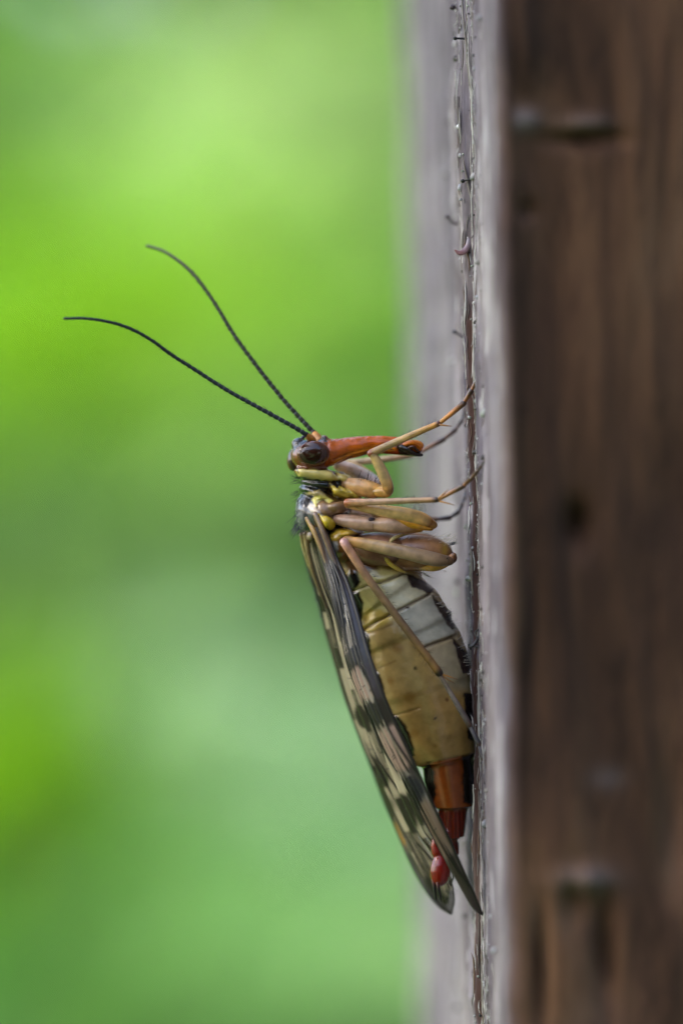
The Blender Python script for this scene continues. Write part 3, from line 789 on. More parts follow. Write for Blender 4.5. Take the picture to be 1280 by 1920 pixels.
# ---- legs
TANL = (198, 164, 116); AMB = (206, 140, 52); BRN = (120, 78, 44); DK = (40, 24, 18)
def part(name, pts, rad, cols, leg, mat=None, n=28, seg=14, flat=1.0, joints=None):
    V, F, t_ = tube(pts, rad, n, seg, flat)
    ts = np.linspace(0, 1, len(cols)); lc = np.array([lin(c) for c in cols])
    c = np.stack([np.interp(t_, ts, lc[:, k]) for k in range(3)], 1)
    k_ = np.arange(len(V)) % seg; ph_ = 2 * math.pi * k_ / seg
    st = vnoise(np.cos(ph_) * 2.2 + 20 + pts[0][0], np.sin(ph_) * 2.2 + 20 + t_ * 1.6, 7)
    c = np.clip(c * np.array((1.16, 1.16, 1.04)) * (0.78 + 0.42 * st)[:, None], 0, 0.9)
    kk = (0.55 * (np.exp(-(t_ / 0.03) ** 2) + np.exp(-((t_ - 1) / 0.03) ** 2)))[:, None]
    c = c * (1 - kk) + lin((92, 58, 34)) * kk
    if joints:
        for j, wd, cj in joints:
            kk = np.exp(-((t_ - j) / wd) ** 2)[:, None]; c = c * (1 - kk) + lin(cj) * kk
    return obj(name, V, F, mat or M_LEG, leg, c)

def leg(label, base):
    e = empty('leg', W(*base), FLY); e['label'] = label; return e

def tarsus(pts, rad, cols, lg, seg=10):
    """five short joints and two claws"""
    n_ = len(pts) - 1
    for i in range(n_):
        a = pts[i]; b = pts[i + 1]
        r0 = rad * (1 - 0.10 * i); m_ = tuple((np.array(a) + np.array(b)) / 2)
        part('tarsal_joint', [a, m_, b], (r0 * 0.75, r0 * 0.95, r0 * 1.12), cols[min(i, len(cols) - 1)], lg, None, 10, seg)
    a = np.array(pts[-1]); d = a - np.array(pts[-2]); d = d / (np.linalg.norm(d[:2]) + 1e-6)
    for s in (-1, 1):
        q = [tuple(a), tuple(a + d * 5 + np.array((s * 1.5, 0, s * 0.01))), tuple(a + d * 8 + np.array((3, 2, s * 0.016)))]
        part('claw', q, (2.0, 1.5, 0.5), [DK, DK], lg, M_DARK, 8, 6)

def spur(a, b, lg, r=2.0): part('spur', [a, tuple((np.array(a) + np.array(b)) / 2), b], (r, r * 0.8, r * 0.3), [AMB, BRN], lg, None, 8, 6)

def hairs_along(a, b, r, nh, L, lg, col=(40, 30, 24), tilt=(1, 0.2)):
    it = []
    a = np.array(a, float); b = np.array(b, float); d = (b - a)[:2]; d /= np.linalg.norm(d); nrm = np.array((-d[1], d[0]))
    for i in range(nh):
        f = U(0.02, 0.98); p = a + (b - a) * f; s = random.choice((-1, 1))
        q = p[:2] + nrm * s * r * 0.9; v = nrm * s * 0.7 + d * U(0.3, 1.0)
        it.append((q[0], q[1], p[2] + U(-0.6, 0.6) * r / PPC, v[0], v[1], U(-0.4, 0.4), U(0.5, 1.2) * L, 0))
    bristles('leg_hairs', it, lg, col, 0.0007)

sf = lambda px, py: depth_at(px, py)
# near fore leg
l = leg('near front leg raised past the beak', (655, 915, 0.03))
part('coxa', [(650, 906, 0.04), (672, 912, 0.025), (694, 918, 0.02), (714, 921, 0.02)], (11, 16, 17, 12), [(186, 140, 96), (204, 156, 100), (206, 160, 96)], l, None, 30, 18)
part('trochanter', [(703, 922, 0.0), (712, 922, -0.005), (724, 922, -0.015), (729, 919, -0.03)], (8, 11, 11, 9), [(200, 156, 70), (196, 150, 74), (196, 150, 84)], l, None, 20, 16)
part('femur', [(728, 916, -0.03), (722, 898, -0.04), (711, 874, -0.05), (699, 853, -0.06)], (10.5, 11, 10, 7.5), [(200, 150, 84), (196, 164, 116), (190, 160, 112), (196, 164, 110)], l, None, 30, 16)
part('tibia', [(695, 850, -0.06), (735, 832, -0.07), (780, 812, -0.08), (822, 794, -0.09)], (7.2, 7, 6.4, 5.6), [(190, 150, 96), (190, 158, 110), (204, 160, 92), (200, 140, 60)], l, None, 34, 14, 1, [(0.0, 0.03, (150, 80, 50)), (1.0, 0.03, (80, 30, 20))])
d_ = -0.12
tarsus([(823, 794, -0.09), (869, 756, -0.10), (883, 733, -0.11), (893, 714, -0.12), (897, 698, -0.12), (899, 684, -0.12)], 5.4, [[(206, 148, 62), (190, 120, 40), DK], [(170, 104, 40), DK], [(150, 90, 40), DK], [(100, 60, 34), DK], [(80, 52, 36), DK]], l)
spur((824, 796, -0.10), (846, 799, -0.11), l); spur((820, 794, -0.07), (830, 784, -0.05), l, 1.4)
hairs_along((697, 850, -0.06), (822, 794, -0.09), 6.5, 50, 9, l)
it = [(U(668, 712), U(898, 910), U(0.0, 0.03), U(0.1, 0.8), -1, U(-0.4, 0.2), U(10, 24), U(-2, 4)) for i in range(26)]
bristles('coxa_bristles', it, l, (40, 34, 34), 0.0009)
# far fore leg
l = leg('far front leg behind the beak', (640, 880, 0.22))
part('coxa', [(634, 872, 0.20), (660, 882, 0.19), (690, 896, 0.18), (712, 908, 0.17)], (11, 13, 13, 9), [(226, 204, 200), (234, 214, 216), (236, 216, 220)], l, None, 30, 16)  # light from behind painted in as a pale lavender colour
part('femur', [(712, 906, 0.20), (690, 890, 0.23), (664, 874, 0.26), (646, 866, 0.28)], (8, 9, 9, 7), [TANL, TANL], l)
part('tibia', [(646, 868, 0.29), (690, 864, 0.30), (740, 858, 0.31), (784, 849, 0.32)], (6.4, 6.4, 6, 5.2), [(196, 176, 146), (190, 164, 130), (176, 130, 92)], l, None, 30, 12)
tarsus([(786, 848, 0.32), (831, 824, 0.33), (853, 806, 0.34), (865, 789, 0.35), (871, 766, 0.36), (878, 744, 0.36)], 4.8, [[(176, 120, 70), BRN, DK], [BRN, DK], [(90, 60, 46), DK], [(70, 66, 80), DK], [(66, 60, 70), DK]], l)
hairs_along((690, 864, 0.30), (784, 849, 0.32), 6, 24, 10, l)
# near mid leg
PINK = (176, 140, 122)
l = leg('near middle leg folded flat over its coxa', (620, 970, 0.0))
part('coxa', [(622, 972, 0.03), (645, 976, 0.0), (680, 981, -0.02), (712, 984, -0.02)], (8, 12, 15, 14), [(150, 112, 96), PINK, (182, 146, 126), (190, 156, 136)], l, None, 32, 18)
part('trochanter', [(700, 984, -0.025), (730, 984, -0.03), (765, 989, -0.02), (788, 993, 0.0)], (13, 15.5, 12, 5), [(190, 152, 120), (196, 160, 140), (176, 136, 104), (190, 140, 30)], l, None, 30, 18, 1, [(1.0, 0.12, (200, 150, 20))])
part('femur', [(812, 984, -0.02), (790, 973, -0.035), (755, 964, -0.04), (705, 956, -0.04), (652, 946, -0.04)], (8, 13, 13.5, 11, 7), [(226, 170, 96), (206, 168, 110), (214, 178, 120), (206, 168, 118), (196, 140, 84)], l, None, 40, 18, 1, [(0.05, 0.03, (150, 90, 20))])
part('knee_plate', [(700, 970, -0.02), (740, 975, -0.035), (780, 985, -0.035), (808, 991, -0.02)], (5, 7.5, 8, 4.5), [(150, 116, 90), (206, 148, 66), (214, 150, 30), (214, 150, 40)], l, None, 30, 14)
part('tibia', [(651, 942, -0.06), (700, 941, -0.09), (760, 939, -0.12), (818, 937, -0.15)], (7.4, 6.4, 5.8, 5.4), [(196, 140, 96), (190, 152, 124), (178, 144, 112), (150, 110, 74)], l, None, 34, 14, 1, [(0.0, 0.03, (180, 104, 66)), (1.0, 0.03, (60, 36, 24))])
tarsus([(820, 937, -0.15), (868, 911, -0.20), (884, 896, -0.24), (894, 884, -0.27), (902, 874, -0.29), (909, 864, -0.31)], 5.0, [[(176, 124, 74), (150, 96, 50), DK], [(150, 96, 50), DK], [BRN, DK], [(80, 54, 44), DK], [(66, 48, 50), DK]], l)
spur((821, 939, -0.15), (852, 947, -0.18), l); spur((822, 934, -0.16), (840, 917, -0.18), l, 1.6)
bristles('femur_bristles', [(U(765, 805), U(952, 964), U(-0.03, 0.02), 0.8, -1, U(-0.2, 0.3), U(8, 17), U(2, 5)) for i in range(20)], l, (120, 112, 104), 0.0008)
hairs_along((655, 942, -0.06), (818, 937, -0.15), 6, 40, 8, l)
part('coxa_scar', [(694, 974, -0.045), (700, 973, -0.045)], (4, 3), [(70, 60, 80), (40, 34, 44)], l, M_DARK, 6, 10)
hairs_along((640, 975, -0.03), (780, 988, -0.03), 14, 60, 6, l, (150, 130, 110))
# far mid leg
l = leg('far middle leg showing only its dark foot', (640, 968, 0.28))
part('coxa', [(630, 965, 0.27), (680, 972, 0.29), (740, 978, 0.30)], (10, 14, 10), [PINK, PINK], l)
part('femur', [(745, 976, 0.30), (700, 962, 0.33), (660, 952, 0.34)], (12, 12, 8), [TANL, TANL], l)
part('tibia', [(660, 955, 0.34), (740, 966, 0.33), (818, 974, 0.32)], (5.5, 5.5, 5), [TANL, (120, 92, 74)], l)
tarsus([(818, 974, 0.32), (842, 971, 0.33), (858, 960, 0.33), (866, 946, 0.34), (870, 934, 0.35), (873, 922, 0.38)], 4.8, [[(90, 76, 80), DK], [(76, 70, 84), DK], [(70, 66, 84), DK], [(70, 70, 96), DK], [(70, 66, 90), DK]], l)
# near hind leg
HB = (150, 110, 84)
l = leg('near hind leg trailing down across the abdomen', (670, 1028, 0.02))
part('coxa', [(668, 1020, 0.07), (690, 1028, 0.035), (715, 1030, 0.025), (738, 1032, 0.03)], (20, 30, 32, 30), [(136, 98, 76), (140, 100, 80), (150, 108, 88), (140, 100, 76)], l, None, 34, 24)
part('trochanter', [(732, 1034, 0.035), (765, 1037, 0.03), (805, 1038, 0.03), (833, 1043, 0.035), (845, 1046, 0.04)], (27, 34, 32, 23, 12), [(140, 98, 72), (146, 102, 74), (150, 108, 78), (150, 106, 66), (130, 90, 56)], l, None, 40, 26, 0.8, [(0.85, 0.05, (176, 140, 50))])
part('coxa_suture', [(728, 1024, -0.025), (735, 1012, -0.02), (748, 1005, -0.012), (764, 1001, 0.0)], (3.4, 4, 3.6, 2), [(196, 174, 110), (170, 150, 90)], l, None, 18, 10)
part('coxa_suture', [(723, 1046, -0.025), (730, 1056, -0.02), (744, 1066, -0.01), (760, 1074, 0.0)], (4, 4.4, 4, 2), [(206, 180, 70), (196, 166, 60)], l, None, 18, 10)
part('knee_plate', [(790, 1066, 0.0), (815, 1064, -0.01), (836, 1055, -0.015), (850, 1042, -0.01)], (4, 7.5, 8, 6), [(224, 176, 76), (196, 146, 64), (140, 96, 58)], l, None, 24, 14)
part('femur', [(842, 1052, -0.03), (810, 1048, -0.055), (760, 1036, -0.065), (700, 1023, -0.065), (650, 1014, -0.06)], (9, 13.5, 13, 12, 9.5), [(150, 118, 90), (158, 130, 106), (166, 138, 110), (180, 148, 108), (206, 150, 80)], l, None, 44, 18, 0.8)
part('tibia', [(645, 1017, -0.075), (690, 1085, -0.09), (760, 1178, -0.10), (823, 1262, -0.11)], (8.4, 7.6, 7.4, 7.8), [(196, 140, 112), (136, 108, 80), (118, 92, 66), (140, 104, 56)], l, None, 40, 14, 1, [(0.0, 0.025, (222, 170, 160)), (1.0, 0.02, (36, 24, 18))])
tarsus([(825, 1267, -0.11), (880, 1360, -0.12), (898, 1396, -0.13), (905, 1424, -0.14), (908, 1446, -0.15), (909, 1464, -0.16)], 5.4, [[(128, 112, 100), (120, 108, 108), (70, 60, 64)], [(104, 98, 112), (60, 54, 66)], [(84, 76, 96), DK], [(84, 74, 96), DK], [(84, 80, 110), DK]], l)
spur((827, 1264, -0.11), (857, 1274, -0.11), l, 1.8); spur((830, 1268, -0.11), (852, 1282, -0.09), l, 1.4)
hairs_along((645, 1017, -0.075), (823, 1262, -0.11), 7.5, 90, 9, l)
it = [(U(806, 850), 1004 + U(0, 4) + 0.5 * max(0, U(-4, 40)), U(0.0, 0.06), 0.9, U(-0.9, -0.1), U(-0.4, 0.2), U(6, 12), U(-2, 2)) for i in range(50)]
hairs_along((745, 1036, 0.0), (838, 1042, 0.0), 30, 60, 8, l, (190, 170, 150))
bristles('coxa_hairs', it, l, (206, 190, 170), 0.0008)
bristles('knee_bristles', [(U(840, 846), U(1016, 1022), U(-0.01, 0.03), 1, U(-0.35, 0.2), U(-0.2, 0.3), U(10, 16), U(2, 5)) for i in range(9)], l, (40, 44, 56), 0.0012)
bristles('knee_bristles', [(U(832, 840), U(1046, 1054), -0.05, 0.4, -1, -0.2, U(5, 10), 0) for i in range(6)], l, (24, 18, 14), 0.0010)
# far hind leg
l = leg('far hind leg almost hidden behind the abdomen', (680, 1030, 0.28))
part('coxa', [(672, 1018, 0.26), (720, 1022, 0.29), (790, 1024, 0.29), (832, 1030, 0.27)], (22, 27, 26, 14), [HB, (140, 100, 72), (150, 104, 72)], l)
part('femur', [(836, 1036, 0.29), (760, 1036, 0.35), (690, 1040, 0.36)], (10, 12, 9), [TANL, HB], l)
part('tibia', [(690, 1042, 0.37), (760, 1160, 0.40), (830, 1280, 0.40)], (7, 7, 7), [BRN, BRN], l)
tarsus([(830, 1282, 0.40), (862, 1330, 0.40), (874, 1352, 0.39), (880, 1368, 0.38), (884, 1382, 0.38), (888, 1394, 0.38)], 5, [[BRN, DK]], l)

# ---- wings
def wing(name, costal, anal, label, spots, camber, seed, clear=(206, 190, 160), a_clear=0.55, nu=150, nv=64):
    A = resample([W(*p) for p in costal], nu); B = resample([W(*p) for p in anal], nu)
    Vv = np.linspace(0, 1, nv); u = np.linspace(0, 1, nu)
    UU, VV = np.meshgrid(u, Vv, indexing='ij')
    P = A[:, None, :] * (1 - VV[..., None]) + B[:, None, :] * VV[..., None]
    T = np.gradient((A + B) / 2, axis=0); S = B - A
    nrm = np.cross(T, S); ln = np.linalg.norm(nrm, axis=1)[:, None]; nrm = nrm / (ln + 1e-9)
    nrm[ln[:, 0] < 1e-6] = nrm[nu // 2]
    taper = (np.sin(np.pi * np.clip(u, 0.02, 0.98)) ** 0.5)[:, None]
    lift = camber * np.sin(np.pi * VV) * taper + 0.011 * np.sin(VV * 2 * np.pi * 5.5 + 0.6 + 1.5 * UU) * taper + 0.01 * (fbm(UU * 5 + seed, VV * 3, seed, 3) - 0.5) * taper
    P = P + nrm[:, None, :] * lift[..., None]
    cells = np.random.default_rng(seed).uniform(0, 1, (12, 16))
    veins = [  # (list of (u,v)), radius px
        ([(0, 0.02), (0.3, 0.0), (0.7, 0.0), (1.0, 0.0)], 2.8), ([(0, 0.14), (0.25, 0.12), (0.5, 0.10), (0.66, 0.02)], 1.9), ([(0, 0.26), (0.3, 0.22), (0.6, 0.18), (0.8, 0.12), (0.93, 0.03)], 2.0),
        ([(0.12, 0.26), (0.3, 0.33), (0.5, 0.34), (0.75, 0.30), (0.98, 0.16)], 1.5), ([(0.5, 0.34), (0.7, 0.42), (0.97, 0.36)], 1.3), ([(0, 0.40), (0.25, 0.46), (0.5, 0.50), (0.75, 0.52), (0.97, 0.50)], 1.6),
        ([(0.45, 0.49), (0.65, 0.60), (0.94, 0.66)], 1.3), ([(0.55, 0.55), (0.75, 0.70), (0.90, 0.84)], 1.2), ([(0, 0.54), (0.25, 0.62), (0.5, 0.70), (0.70, 0.84), (0.84, 0.97)], 1.5),
        ([(0, 0.68), (0.2, 0.78), (0.42, 0.86), (0.62, 0.98)], 1.4), ([(0, 0.84), (0.2, 0.90), (0.36, 0.98)], 1.3), ([(0, 1.0), (0.4, 1.0), (0.8, 1.0), (1.0, 1.0)], 1.4)]
    C4 = np.zeros((nu, nv, 4)); C4[..., :3] = lin(clear); C4[..., 3] = a_clear
    tv = fbm(UU * 12, VV * 6, seed + 3, 3)[..., None]
    C4[..., :3] *= 0.75 + 0.5 * tv
    ci = np.clip((UU * 9 + 0.7 * np.floor(VV * 9) * 0.37).astype(int), 0, 11); cj = np.clip((VV * 9 + 1.2 * UU * (VV - 0.5)).astype(int), 0, 15)
    tone = cells[ci, cj]
    C4[..., :3] *= (0.30 + 0.85 * smooth(0.2, 0.7, tone))[..., None]; C4[..., 3] *= 0.8 + 0.4 * tone  # uneven reflections of the cells painted into colour and opacity
    C4[..., 3] = np.clip(C4[..., 3], 0, 0.95)
    for (su, sv, ru, rv, col, al) in spots:
        q = (np.abs((UU - su) / ru) ** 3 + np.abs((VV - sv) / rv) ** 3) ** (1 / 3) + 0.6 * (fbm(UU * 14 + 3, np.floor(VV * 9) * 3.3, seed + 5, 2) - 0.5)
        kk = smooth(1.12, 0.88, q)[..., None]
        C4[..., :3] = C4[..., :3] * (1 - kk) + lin(col) * kk; C4[..., 3:] = C4[..., 3:] * (1 - kk) + al * kk
    for cv, r_ in veins:
        q = resample(np.array([(a, b, 0) for a, b in cv]), 60)
        o_ = np.argsort(q[:, 0]); vl = np.interp(u, q[o_, 0], q[o_, 1]); on = ((u >= q[:, 0].min()) & (u <= q[:, 0].max()))[:, None]
        kk = (np.exp(-((VV - vl[:, None]) / 0.022) ** 2) * on * 0.75)[..., None]
        C4[..., :3] = C4[..., :3] * (1 - kk) + lin((56, 44, 34)) * kk; C4[..., 3:] = C4[..., 3:] * (1 - kk) + 0.95 * kk
    def idx(i, j): return i * nv + j
    F = [(idx(i, j), idx(i + 1, j), idx(i + 1, j + 1), idx(i, j + 1)) for i in range(nu - 1) for j in range(nv - 1)]
    wg = obj(name, P.reshape(-1, 3), F, M_WING, FLY, C4.reshape(-1, 4)); wg['label'] = label
    def at(uu, vv):
        fu = np.clip(uu, 0, 1) * (nu - 1); fv = np.clip(vv, 0, 1) * (nv - 1)
        i = np.minimum(fu.astype(int), nu - 2); j = np.minimum(fv.astype(int), nv - 2); a = (fu - i)[:, None]; b = (fv - j)[:, None]
        return (P[i, j] * (1 - a) + P[i + 1, j] * a) * (1 - b) + (P[i, j + 1] * (1 - a) + P[i + 1, j + 1] * a) * b
    for cv, r_ in veins:
        q = resample(np.array([(a, b, 0) for a, b in cv]), 60)
        PP = at(q[:, 0], q[:, 1])
        keep = np.r_[True, np.linalg.norm(np.diff(PP, axis=0), axis=1) > 1e-5]; PP = PP[keep]
        V, F, t_ = tube_mesh(PP, r_ / PPC * np.linspace(1.7, 1.0, len(PP)), 6)
        obj('vein', V, F, M_VEIN, wg, lin((26, 20, 17)))
    cr = []; rr = random.Random(seed)
    for k_ in range(34):
        a = rr.uniform(0.12, 0.92); b = rr.uniform(0.02, 0.85); ln_ = rr.uniform(0.07, 0.13)
        f = np.linspace(0, 1, 5); PP = at(a + 0.006 * f, b + ln_ * f)
        v, ff, _ = tube_mesh(PP, np.full(5, 0.9 / PPC), 5); cr.append((v, ff))
    v, ff = merge(cr); tag(obj('cross_veins', v, ff, M_VEIN, wg, lin((50, 40, 34))), kind='stuff')
    return wg, at

DKW = (44, 36, 30); OC = (206, 150, 60)
spotsA = [(0.97, 0.3, 0.12, 0.55, (62, 60, 46), 0.86), (0.985, 0.7, 0.06, 0.5, (62, 60, 46), 0.8), (0.85, 0.10, 0.045, 0.22, (58, 54, 42), 0.88), (0.665, 0.20, 0.045, 0.42, DKW, 0.95), (0.60, 0.62, 0.04, 0.16, DKW, 0.9), (0.70, 0.82, 0.05, 0.16, DKW, 0.9), (0.53, 0.05, 0.045, 0.12, DKW, 0.9), (0.44, 0.08, 0.03, 0.20, DKW, 0.9),
          (0.46, 0.70, 0.035, 0.14, DKW, 0.9), (0.34, 0.03, 0.05, 0.10, DKW, 0.85), (0.31, 0.55, 0.03, 0.12, DKW, 0.85), (0.18, 0.45, 0.03, 0.12, DKW, 0.8), (0.755, 0.06, 0.035, 0.14, OC, 0.97)]
spotsB = [(0.2, 0.08, 0.48, 0.15, (58, 48, 50), 0.95), (1.0, 0.5, 0.17, 1.2, (60, 50, 46), 0.97), (0.77, 0.5, 0.075, 1.2, (128, 106, 90), 0.9), (0.68, 0.7, 0.04, 0.8, (40, 34, 44), 0.95), (0.575, 0.3, 0.05, 0.9, (176, 146, 130), 0.9), (0.49, 0.4, 0.03, 0.9, DKW, 0.95), (0.345, 0.4, 0.035, 0.9, DKW, 0.95), (0.06, 0.6, 0.05, 0.6, (96, 70, 46), 0.9)]
farC = [(566, 1003, 0.20), (574, 1040, 0.26), (588, 1085, 0.32), (603, 1130, 0.37), (617, 1190, 0.41), (634, 1245, 0.44), (652, 1305, 0.46), (678, 1375, 0.47), (704, 1440, 0.47), (725, 1500, 0.46), (748, 1555, 0.44), (772, 1615, 0.40), (800, 1668, 0.35), (825, 1700, 0.31), (846, 1713, 0.27)]
farA = [(590, 1000, 0.12), (612, 1060, 0.10), (640, 1140, 0.08), (662, 1220, 0.08), (685, 1295, 0.07), (715, 1370, 0.07), (745, 1445, 0.07), (775, 1515, 0.08), (798, 1560, 0.10), (822, 1600, 0.12), (840, 1640, 0.16), (850, 1685, 0.21), (846, 1713, 0.27)]
fw, fat = wing('forewing', farC, farA, 'far forewing, broad and dark-spotted with a yellow spot', spotsA, 0.03, 3)
h_C = [(x_ + 9, y_ - 6, d_ - 0.02) for x_, y_, d_ in farC[:-2]] + [(832, 1690, 0.28), (838, 1694, 0.26)]
h_A = [(x_ + 8, y_ - 4, d_ - 0.03) for x_, y_, d_ in farA[:-2]] + [(840, 1670, 0.21), (838, 1694, 0.26)]
wing('hindwing', h_C, h_A, 'far hindwing lying under the far forewing', spotsA[:6], 0.02, 5, (190, 178, 150), 0.45)
nearC = [(598, 966, 0.02), (626, 1042, -0.03), (648, 1090, -0.09), (664, 1140, -0.14), (679, 1200, -0.18), (693, 1250, -0.21), (711, 1300, -0.23), (736, 1360, -0.24), (760, 1412, -0.25), (783, 1460, -0.25), (814, 1525, -0.24), (844, 1588, -0.22), (874, 1652, -0.20), (903, 1714, -0.17)]
nearA = [(586, 972, 0.04), (612, 1062, 0.0), (624, 1110, -0.02), (635, 1150, -0.03), (648, 1205, -0.04), (662, 1255, -0.05), (682, 1305, -0.05), (708, 1365, -0.06), (734, 1420, -0.06), (764, 1470, -0.07), (798, 1532, -0.08), (830, 1594, -0.10), (863, 1657, -0.12), (887, 1702, -0.15), (902, 1716, -0.17)]
wing('forewing', nearC, nearA, 'near forewing seen edge-on, banded dark and pale', spotsB, -0.02, 7, (214, 200, 184), 0.85)
n2C = [(x_ - 5, y_ + 2, d_ + 0.02) for x_, y_, d_ in nearC[:-5]] + [(778, 1468, -0.2), (788, 1496, -0.17)]
n2A = [(x_ - 2, y_ + 2, d_ + 0.02) for x_, y_, d_ in nearA[:-6]] + [(758, 1460, -0.10), (786, 1498, -0.16)]
wing('hindwing', n2C, n2A, 'near hindwing lying under the near forewing', spotsB[3:7], -0.02, 9, (190, 176, 156), 0.45)
# thick wing roots
for pts, rr, cc in (([(592, 964, 0.0), (606, 998, -0.02), (622, 1040, -0.035), (633, 1066, -0.05)], (6, 5.5, 5, 3.5), [(140, 112, 88), (110, 84, 66), (80, 64, 58)]),
                    ([(576, 972, 0.04), (590, 1000, 0.02), (606, 1040, 0.0), (622, 1085, -0.02)], (5, 5, 4, 3), [(190, 150, 90), (150, 116, 76), (70, 54, 44)]),
                    ([(572, 1000, 0.10), (578, 1040, 0.12), (592, 1090, 0.14), (612, 1140, 0.15)], (5, 4, 3, 2), [(176, 150, 110), (60, 48, 40)]),
                    ([(566, 1002, 0.12), (568, 1020, 0.16), (576, 1050, 0.22), (590, 1090, 0.30)], (5, 4.5, 3.5, 2.5), [(176, 150, 120), (206, 180, 140), (80, 66, 50)])):
    part('wing_root', pts, rr, cc, FLY, M_LEG, 26, 12)
it = []
for i in range(110):
    f = U(0.0, 0.22); p = fat(np.array([f]), np.array([0.0]))[0]; q = to_px(p[None])[0]
    it.append((q[0], q[1], p[1] + U(-0.03, 0.03), -0.8, U(0.7, 2.2), U(-0.4, 0.4), U(6, 14), U(-2, 2)))
bristles('wing_fringe', it, FLY, (22, 22, 24), 0.0009)

# ------------------------------------------------------------------ meadow and shrubs behind
def leaves(n_, centre, rad, size, col, var, seed, shell=0.5):
    r_ = np.random.default_rng(seed)
    d = r_.normal(size=(n_, 3)); d /= np.linalg.norm(d, axis=1)[:, None]
    rr = r_.uniform(shell, 1, n_) ** 0.6 * (0.8 + 0.35 * vnoise(d[:, 0] * 2.5 + 9, d[:, 2] * 2.5 + d[:, 1] + 9, seed))
    c = np.asarray(centre) + d * rr[:, None] * np.asarray(rad)
    a = r_.normal(size=(n_, 3)) + np.array((0, 0, 0.4)); a /= np.linalg.norm(a, axis=1)[:, None]
    b = np.cross(a, r_.normal(size=(n_, 3))); b /= np.linalg.norm(b, axis=1)[:, None]
    s = size * r_.uniform(0.6, 1.3, n_)[:, None]
    fold = np.cross(a, b) * s * 0.12
    V = np.stack([c - a * s, c + b * s * 0.45 + fold, c + a * s, c - b * s * 0.45 + fold], 1).reshape(-1, 3)
    i = np.arange(n_) * 4
    F = np.concatenate([np.stack([i, i + 1, i + 2], 1), np.stack([i, i + 2, i + 3], 1)])
    cc = lin(col) * (1 + var * r_.normal(size=(n_, 1))) * (1 + 0.08 * r_.normal(size=(n_, 3)))
    return V, F.tolist(), np.repeat(np.clip(cc, 0.002, 0.9), 4, 0)

def shrub(px, py, dy, rx, rz, col, nl, size, label, seed, ry=None):
    """a bushy plant: stems from the ground, a crown of leaves"""
    c = W(px, py, dy) - np.array((0, 0, 0.36 * rz)); ry = ry or rx
    gz = GZ
    e = empty('shrub', (c[0], c[1], gz)); tag(e, label, 'shrub', 'shrubs beyond the post')
    V, F, C_ = leaves(nl, c, (rx, ry, rz), size, col, 0.22, seed)
    obj('crown', V, F, M_LEAF, e, C_, None, None, False)
    rr = random.Random(seed)
    for k in range(4):
        an = k * 1.6 + rr.uniform(0, 1)
        top = c + np.array((math.cos(an) * rx * 0.5, math.sin(an) * ry * 0.5, rz * 0.4))
        R = resample([np.array((c[0] + math.cos(an) * 2, c[1] + math.sin(an) * 2, gz - 1)), (np.array((c[0], c[1], gz)) + top) / 2 + np.array((rr.uniform(-3, 3), 0, 0)), top], 10)
        V, F, t_ = tube_mesh(R, np.linspace(0.9, 0.25, 10), 6)
        obj('stem', V, F, M_DARK, e, lin((96, 78, 56)))
#      px    py   depth rx  rz  colour           leaves size
SH = [(330, 620, 200, 10, 8, (138, 188, 24), 900, 2.4, 'bright lime shrub blurred behind the antennae'),
      (30, 660, 205, 8, 8, (134, 184, 34), 800, 2.4, 'lime shrub blurred left of the antenna tips'),
      (560, 280, 225, 10, 12, (176, 204, 128), 1000, 2.6, 'pale sage shrub blurred above the antennae beside the post'),
      (60, 180, 235, 10, 9, (134, 178, 84), 900, 2.6, 'mid green shrub blurred in the upper corner away from the post'),
      (650, 660, 190, 6, 8, (152, 196, 80), 700, 2.4, 'light green shrub blurred just above the beak'),
      (60, 1000, 185, 11, 4.4, (80, 124, 48), 900, 2.2, 'dark green shrub blurred level with the thorax'),
      (380, 1000, 170, 8, 4.2, (112, 150, 76), 800, 2.4, 'dull green shrub blurred below the head'),
      (500, 1490, 158, 8, 6.5, (158, 192, 140), 900, 2.4, 'bluish pale shrub blurred beside the wings'),
      (0, 1500, 150, 4.6, 5.5, (136, 184, 12), 600, 2.2, 'vivid yellow-green shrub blurred low and far from the post'),
      (260, 1680, 150, 7, 5, (126, 172, 92), 800, 2.2, 'soft green shrub blurred below the wings'),
      (200, 1920, 140, 10, 4, (92, 142, 56), 900, 2.2, 'deep green low shrub blurred under everything else'),
      (620, 1860, 140, 6, 4, (146, 184, 116), 600, 2.2, 'pale low shrub blurred beside the foot of the post')]
for k, s in enumerate(SH): shrub(*s, 200 + k)

# a hedge bank that closes the view, and meadow grass in front of it
parts = []
r_ = np.random.default_rng(77)
for k in range(130):
    x_ = r_.uniform(-260, 330); z_ = r_.uniform(-75, 190); y_ = 330 + r_.uniform(-30, 60)
    col = [(126, 172, 70), (140, 184, 74), (112, 158, 60), (144, 188, 86)][r_.integers(4)]
    parts.append(leaves(330, (x_, y_, z_), (34, 26, 30), 6.5, col, 0.2, 300 + k, 0.1))
V, F, C_ = merge(parts)
tag(obj('hedge_foliage', V, F, M_LEAF, None, C_, (0, 330, GZ), None, False), 'blurred soft green hedge foliage filling the background', 'foliage', None, 'stuff')
nb_ = 26000
bx = r_.uniform(-170, 220, nb_); by = r_.uniform(45, 330, nb_); bh = r_.uniform(18, 55, nb_) * (0.7 + 0.6 * vnoise(bx / 30 + 20, by / 30, 91))
an = r_.uniform(0, 6.28, nb_); ln = r_.uniform(0.05, 0.4, nb_) * bh; wd = r_.uniform(0.25, 0.5, nb_)
gx, gy = np.cos(an), np.sin(an); wx, wy = -gy * wd, gx * wd
b0 = np.stack([bx, by, np.full(nb_, GZ - 1.0)], 1)
mid_ = b0 + np.stack([gx * ln * 0.35, gy * ln * 0.35, bh * 0.6], 1); top_ = b0 + np.stack([gx * ln, gy * ln, bh], 1)
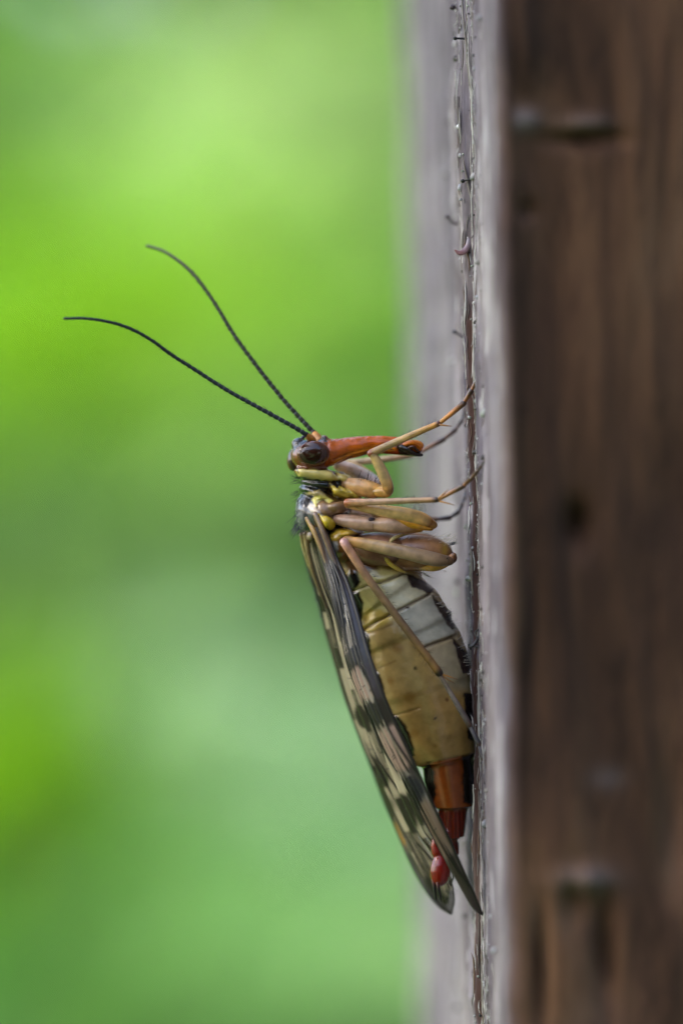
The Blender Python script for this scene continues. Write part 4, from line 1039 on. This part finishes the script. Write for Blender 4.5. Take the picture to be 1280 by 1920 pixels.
wv = np.stack([wx, wy, wx * 0], 1)
V = np.stack([b0 - wv, b0 + wv, mid_ + wv * 0.8, mid_ - wv * 0.8, top_], 1).reshape(-1, 3)
i = np.arange(nb_) * 5
F = np.stack([i, i + 1, i + 2, i + 3], 1).tolist() + np.stack([i + 3, i + 2, i + 4], 1).tolist()
gc = np.array([lin((118, 168, 56)), lin((140, 182, 70)), lin((100, 150, 60))])[r_.integers(0, 3, nb_)] * r_.uniform(0.75, 1.2, (nb_, 1))
tag(obj('meadow_grass', V, F, M_GRASS, None, np.repeat(gc, 5, 0), (0, 150, GZ), None, False), 'blurred tall meadow grass below the hedge', 'grass', None, 'stuff')

# unseen tree and thicket, added to put the post and insect in shade
TB = np.array((-105.0, -58.0, GZ))
e = empty('added_shade_tree', TB); tag(e, 'leafy tree out of view, added to shade the post', 'tree')
R = resample([TB - (0, 0, 2), TB + (1, 2, 60), TB + (5, 4, 120), TB + (12, 8, 200)], 24)
V, F, t_ = tube_mesh(R, np.linspace(9, 4, 24) * (1 + 0.15 * np.sin(np.arange(24) * 2.1)), 14)
obj('trunk', V, F, M_DARK, e, lin((92, 76, 60)))
for k, tp in enumerate(((-58, -18, 70), (-66, 10, 84), (-78, -40, 90), (-50, -34, 78))):
    R = resample([TB + (3, 3, 95), (TB + (3, 3, 95) + np.array(tp)) / 2 + (0, 0, 8), np.array(tp, float)], 14)
    V, F, t_ = tube_mesh(R, np.linspace(3, 0.6, 14), 8); obj('limb', V, F, M_DARK, e, lin((92, 76, 60)))
parts = []
for k in range(24):
    c_ = np.array((-62, -15, 68.0)) + r_.normal(size=3) * np.array((13, 16, 10))
    parts.append(leaves(90, c_, (15, 15, 11), 4.2, (96, 140, 50), 0.2, 900 + k, 0.1))
V, F, C_ = merge(parts); obj('crown', V, F, M_LEAF, e, C_, None, None, False)
parts = []
for k in range(60):  # unseen thicket added behind the camera to block frontal sky light
    c_ = np.array((r_.uniform(-70, 110), r_.uniform(-105, -75), r_.uniform(GZ, 38)))
    parts.append(leaves(110, c_, (20, 14, 16), 5.0, (70, 100, 44), 0.2, 960 + k, 0.1))
V, F, C_ = merge(parts)
tag(obj('added_thicket_foliage', V, F, M_LEAF, None, C_, (0, -90, GZ), None, False), 'dark green thicket foliage out of view, added to block the frontal sky', 'foliage', None, 'stuff')
